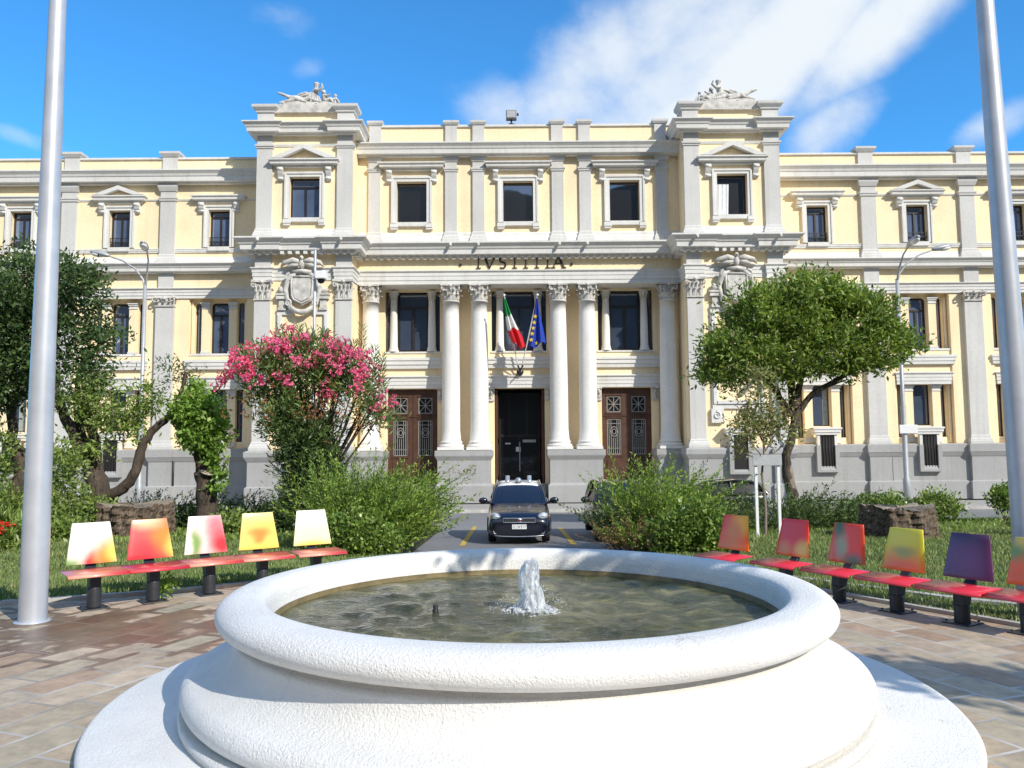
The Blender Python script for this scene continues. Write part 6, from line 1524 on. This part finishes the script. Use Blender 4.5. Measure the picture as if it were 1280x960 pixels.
# staked sapling and its guard
o = (5.88, 22.95, 0); t = tree('sparse young sapling with browned leaves growing between two pale stakes', 'tree', o, 'sapling')
mb = MB(); limb(mb, [(0,0,0),(.03,0,.8),(-.02,0,1.6),(.05,0,2.3),(.0,0,3.2),(.05,0,4.2)], .045, .012, 7)
for (e, z0) in (((-.6,0,3.1),2.0),((.55,0,3.2),2.1),((-.4,.1,3.8),2.4),((.4,-.1,3.9),2.6),((.75,0,2.6),1.95),((-.75,0,2.4),1.9)): limb(mb, [(.02,0,z0),(e[0]*.6,e[1],z0+(e[2]-z0)*.45),e], .022, .006, 5)
mb.build('trunk', M['bark_pale'], t)
sb = rel([(5.9,22.95,3.2,.75,.6,.8),(5.5,22.95,2.75,.5,.5,.55),(6.35,22.95,2.7,.5,.5,.55),(5.9,22.95,4.05,.4,.4,.45),(5.3,22.95,2.3,.35,.3,.3)], o)
crown('crown', sb, 210, 9, .13, .13, .38, M['leaf_young'], t, shell=.25, up=.2); crown('withered_leaves', sb, 70, 8, .10, .10, .35, M['leaf_dry'], t, shell=.3)
g = thing('tree_guard', 'two pale timber stakes with a crossboard around the young sapling', 'tree guard', site((5.93, 22.8, 0)))
for x in (-.28, .28): bevel(MB().box(x-.036,x+.036,-.036,.036,0,1.86).build('stake', M['white'], g), .006)
bevel(MB().box(-.36,.36,-.075,-.047,1.80,2.07).build('crossboard', m_plain('weathered_board', (.40,.41,.42), .8), g), .006)
# stumps
def stump(label, loc, r, h, seed):
    rg = random.Random(seed); t = thing('tree_stump', label, 'tree stump', site(loc), 0)
    n, k = 96, 14; vs = []; ph = [rg.uniform(0, 6.28) for _ in range(9)]
    rough = [[rg.uniform(-1, 1) for _ in range(n)] for _ in range(k+1)]
    for j in range(k+1):
        f = j/k
        for i in range(n):
            a = 2*math.pi*i/n; rr = r*(1.08-.08*f+.05*math.sin(3*a+ph[0])+.045*math.sin(8*a+ph[1]+1.5*f)+.03*math.sin(17*a+ph[2]+4*f)+.02*math.sin(9*f*3+5*a)+.035*rough[j][i])
            tz = h*(1+.05*math.sin(2*a+ph[3])+.04*math.sin(7*a+ph[4])+.03*rough[k][i]) if j == k else h*f
            vs.append((rr*math.cos(a), rr*math.sin(a), tz))
    fs = [(j*n+i, j*n+(i+1) % n, (j+1)*n+(i+1) % n, (j+1)*n+i) for j in range(k) for i in range(n)]
    MB().add(vs, fs, 0, False).build('bark_sides', M['stump'], t)
    top = [vs[k*n+i] for i in range(n)]; mid = [(x*.55+rg.uniform(-.04,.04), y*.55+rg.uniform(-.04,.04), h*.96+rg.uniform(-.05,.05)) for x, y, z in top]
    MB().add(top+mid+[(0,0,h*.95)], [(i,(i+1) % n,n+(i+1) % n,n+i) for i in range(n)]+[(n+i,n+(i+1) % n,2*n) for i in range(n)], 0, False).build('cut_top', M['bark_pale'], t)
stump('wide dark rough tree stump on the right lawn behind the lime yellow seat', (9.0, 22.4, 0), .80, .78, 1)
stump('wide brown flaking tree stump on the left lawn behind the red seat', (-10.6, 24.6, 0), .93, .92, 2)

# ---- shrubs
def shrub(name, label, loc, cat='shrub', group=None): return thing(name, label, cat, site(loc), 0, group)
t = shrub('feathery_bush', 'large light green feathery bush left of the police car, sweeping to the right', (-3.35, 20.3, 0))
plumes('foliage', M['leaf_feather'], t, (-.30,0,0), (.62,.7), 600, 1.85, (.22,-.1), 62, .085, .36, rise=1.25, curl=.34)
plumes('foliage', M['leaf_feather'], t, (-.55,.2,0), (.55,.5), 200, 2.35, (.40,-.1), 74, .08, .34, rise=1.3, curl=.26)
plumes('foliage', M['leaf_juniper'], t, (-.4,.5,0), (.7,.5), 140, 1.5, (.2,0), 45, .08, .4, rise=1.0, curl=.4)
t = shrub('round_bush', 'dark glossy round-leaved bush in front of the left feathery bush', (-3.55, 18.3, 0))
crown('foliage', [(0,0,.45,.66,.6,.55),(.35,-.1,.35,.55,.5,.42),(-.35,0,.35,.45,.45,.4)], 480, 14, .09, .085, .62, M['leaf_round'], t, up=.5, shell=.5)
MB().tube([(0,0,0),(0,0,.6)], [.04,.02], 6).build('stem', M['bark'], t)
t = shrub('feathery_bush', 'green feathery bush right of the police car with long upright sprays', (2.75, 20.8, 0))
plumes('foliage', M['leaf_feather'], t, (.0,0,0), (.48,.55), 330, 1.95, (.24,-.1), 62, .085, .34, rise=1.5, curl=.28)
plumes('foliage', M['leaf_juniper'], t, (-.35,.1,0), (.5,.55), 200, 1.35, (-.05,-.1), 48, .08, .36, rise=1.0, curl=.4)
t = shrub('dry_bush', 'half dried brownish bush between feathery and glossy bushes on the right', (2.2, 19.4, 0))
plumes('foliage', M['leaf_dry'], t, (0,0,0), (.55,.4), 110, 1.0, (.1,-.2), 34, .06, .35, rise=1.0, curl=.5); plumes('foliage', M['leaf_feather'], t, (.35,.1,0), (.55,.5), 130, 1.05, (.2,-.2), 40, .07, .35, rise=1.0, curl=.45)
t = shrub('round_bush', 'dark glossy round-leaved bush at the left end of the right seats', (3.25, 18.4, 0))
crown('foliage', [(0,0,.5,.66,.6,.55),(.30,-.1,.4,.5,.5,.45),(-.4,0,.4,.5,.5,.42)], 620, 15, .09, .085, .62, M['leaf_round'], t, up=.5, shell=.5)
MB().tube([(0,0,0),(0,0,.6)], [.04,.02], 6).build('stem', M['bark'], t)
jun = [('dark feathery juniper-like bush below the ivy stub', (-8.9,27.4,0), 1.3, 1.25), ('dark feathery bush between left stump and pruned tree', (-11.2,27.8,0), 1.1, 1.3), ('dark feathery bush at the foot of the oleander', (-6.7,26.6,0), 1.3, 1.35)]
for l, p, sx, ln in jun:
    t = shrub('juniper_bush', l, p, 'shrub', 'dark feathery bushes along the left hedge line')
    plumes('foliage', M['leaf_juniper'], t, (0,0,0), (sx,.8), 190, ln, (.5,-.1), 40, .09, .36, rise=.95, curl=.4)
jun = [('dark feathery bush right behind the staked sapling', (7.2,25.6,0), .85, 1.35), ('dark feathery bush left of the right tree stump', (8.6,26.0,0), .8, 1.2), ('small dark feathery bush left of the timber stakes', (5.0,25.0,0), .55, 1.05)]
for l, p, sx, ln in jun:
    t = shrub('juniper_bush', l, p, 'shrub', 'dark feathery bushes along the right hedge line')
    plumes('foliage', M['leaf_juniper'], t, (0,0,0), (sx,.8), 170, ln, (.2,-.1), 40, .09, .36, rise=1.0, curl=.45)
lsh = [('bushy light green leafy hedge behind the right stump', (10.9,28,0), [(0,0,.5,.75,.6,.5),(-.7,0,.4,.5,.5,.4)], 330, M['leaf_round']), ('pale leafy hedge bush at the right of the stump', (12.5,28,0), [(0,0,.5,.7,.6,.5)], 220, M['leaf_shrub']),
       ('small round shrub on a thin stem near the right street lamp', (14.2,27.2,0), [(0,0,.85,.42,.4,.38)], 90, M['leaf_round']), ('sparse reddish shrub next to the right mast', (15.6,27.5,0), [(0,0,.7,.7,.5,.45)], 60, M['leaf_dry']),
       ('yellow green leafy plant on the lawn left of the right mast', (12.3,22.6,0), [(0,0,.3,.42,.4,.35),(.25,0,.5,.25,.25,.3)], 90, M['leaf_shrub']),
       ('tall loose light green shrub behind the left mast', (-12.3,24.2,0), [(0,0,.8,.8,.7,.8),(-.15,0,1.9,.65,.6,.8),(.8,0,.6,.6,.5,.55)], 400, M['leaf_shrub']),
       ('low leafy bush at the far left edge below the dark tree', (-14.2,24.6,0), [(0,0,.7,.8,.6,.7),(-.7,0,.5,.7,.6,.5)], 260, M['leaf_shrub']),
       ('small leafy shrub between the left stump and oleander', (-7.9,24.2,0), [(0,0,.35,.55,.5,.35),(.7,.2,.3,.5,.4,.3)], 170, M['leaf_shrub']), ('low leafy shrub in front of the left stump', (-11.9,23.2,0), [(0,0,.3,.8,.5,.32)], 170, M['leaf_shrub'])]
for l, p, bl, n, m in lsh:
    t = shrub('leafy_shrub', l, p); crown('foliage', bl, n, 13, .10, .11, .55, m, t, up=.4, shell=.35)
    b0 = MB()
    for k in range(4): b0.tube([(random.uniform(-.08,.08), random.uniform(-.08,.08), 0), (random.uniform(-.2,.2), 0, bl[0][2]*.6), (bl[0][0]+random.uniform(-.3,.3), 0, bl[0][2]+bl[0][5]*.5)], [.02,.015,.006], 5)
    b0.build('stem', M['bark'], t)
t = shrub('canna_plant', 'yellow green plant with a red bloom at the far left edge', (-11.75, 20.5, 0), 'plant')
crown('foliage', [(-.2,0,.4,.6,.45,.42)], 90, 10, .1, .3, .16, M['leaf_shrub'], t, up=.5); blooms('blossom', [(.10,-.2,.55,.07,.06,.05)], 6, 5, .03, .05, M['red'], t)
# ground cover
gx, gy = rng.uniform(-15,-4.6,5200), rng.uniform(19.7,24.3,5200); pc = np.stack([gx, gy, lawnz(gx, gy)+.01], 1); dd = rng.normal(size=(5200,3))*.6+np.array([0,0,.9])
gc_ = quads_obj('ground_cover', leaf_verts(pc, dd, .2, .09), M['leaf_shrub']); tag(gc_, 'low leafy ground cover along the left hedge line', 'ground cover', kind='stuff')
gx, gy = rng.uniform(4.8,16,3400), rng.uniform(21.3,25.6,3400); pc = np.stack([gx, gy, lawnz(gx, gy)+.01], 1); dd = rng.normal(size=(3400,3))*.6+np.array([0,0,.9])
gc_ = quads_obj('ground_cover', leaf_verts(pc, dd, .18, .08), M['leaf_shrub']); tag(gc_, 'low leafy ground cover along the right hedge line', 'ground cover', kind='stuff')
# weed by the left seats
t = shrub('weed', 'small green weed growing beside the first left seat base', (-4.72, 9.62/K, 0), 'plant'); t.location = (-4.60, 9.78, 0); crown('foliage', [(0,0,.14,.12,.1,.13)], 22, 8, .035, .06, .6, M['leaf_ivy'], t)

# ---- grass
def lawn_grass(label, x0, x1, y0, y1, n):
    y = y0+(y1-y0)*rng.random(n)**1.6; x = rng.uniform(x0, x1, n)
    k = ~inside(PLAZA, x, y) & (np.abs(x+.42) < .66*y+1.5) & ((x < -2.8) | (x > 4.8) | ((x > 2.4) & (y < 18.1))); x, y = x[k], y[k]; m = len(x)
    sc = .8+y/19
    pos = np.stack([x, y, lawnz(x, y)-.004], 1); d = rng.normal(size=(m,3))*.38+np.array([0,0,1.0])
    patch = .65+.5*np.sin(x*1.3+np.sin(y*.9)*2)*np.sin(y*1.1+1)
    L = (.035+.05*rng.random(m))*np.clip(patch+.5,.5,1.3)*sc
    o = quads_obj('grass', leaf_verts(pos, d, L, .010*sc), M['grass']); tag(o, label, 'grass', kind='stuff')
lawn_grass('mown green grass of the left lawn behind the seats', -15, -2.8, 8.5, 22, 150000)
lawn_grass('mown green grass of the right lawn behind the seats', 2.4, 17, 6.5, 26, 190000)
# shade tree of the square, right of the camera
o = (9.9, -.4, 0); t = thing('shade_tree', 'tall shade tree at the edge of the square, right of the fountain', 'tree', o)
mb = MB(); limb(mb, [(0,0,0),(0,0,2),(-.2,.1,4)], .22, .16, 9); limb(mb, [(-.1,0,3.6),(-2.0,1.2,4.6),(-4.2,2.9,5.4),(-5.9,4.0,5.45)], .11, .02, 6); limb(mb, [(-.1,0,3.8),(-1.0,.8,4.7),(-2.3,1.8,5.0)], .1, .02, 6); limb(mb, [(-.1,0,3.8),(.8,.3,5.2)], .1, .03, 6); mb.build('trunk', M['bark'], t)
crown('crown', rel(SHADE, o), 460, 30, .16, .2, .5, M['leaf_dark'], t, shell=.1)
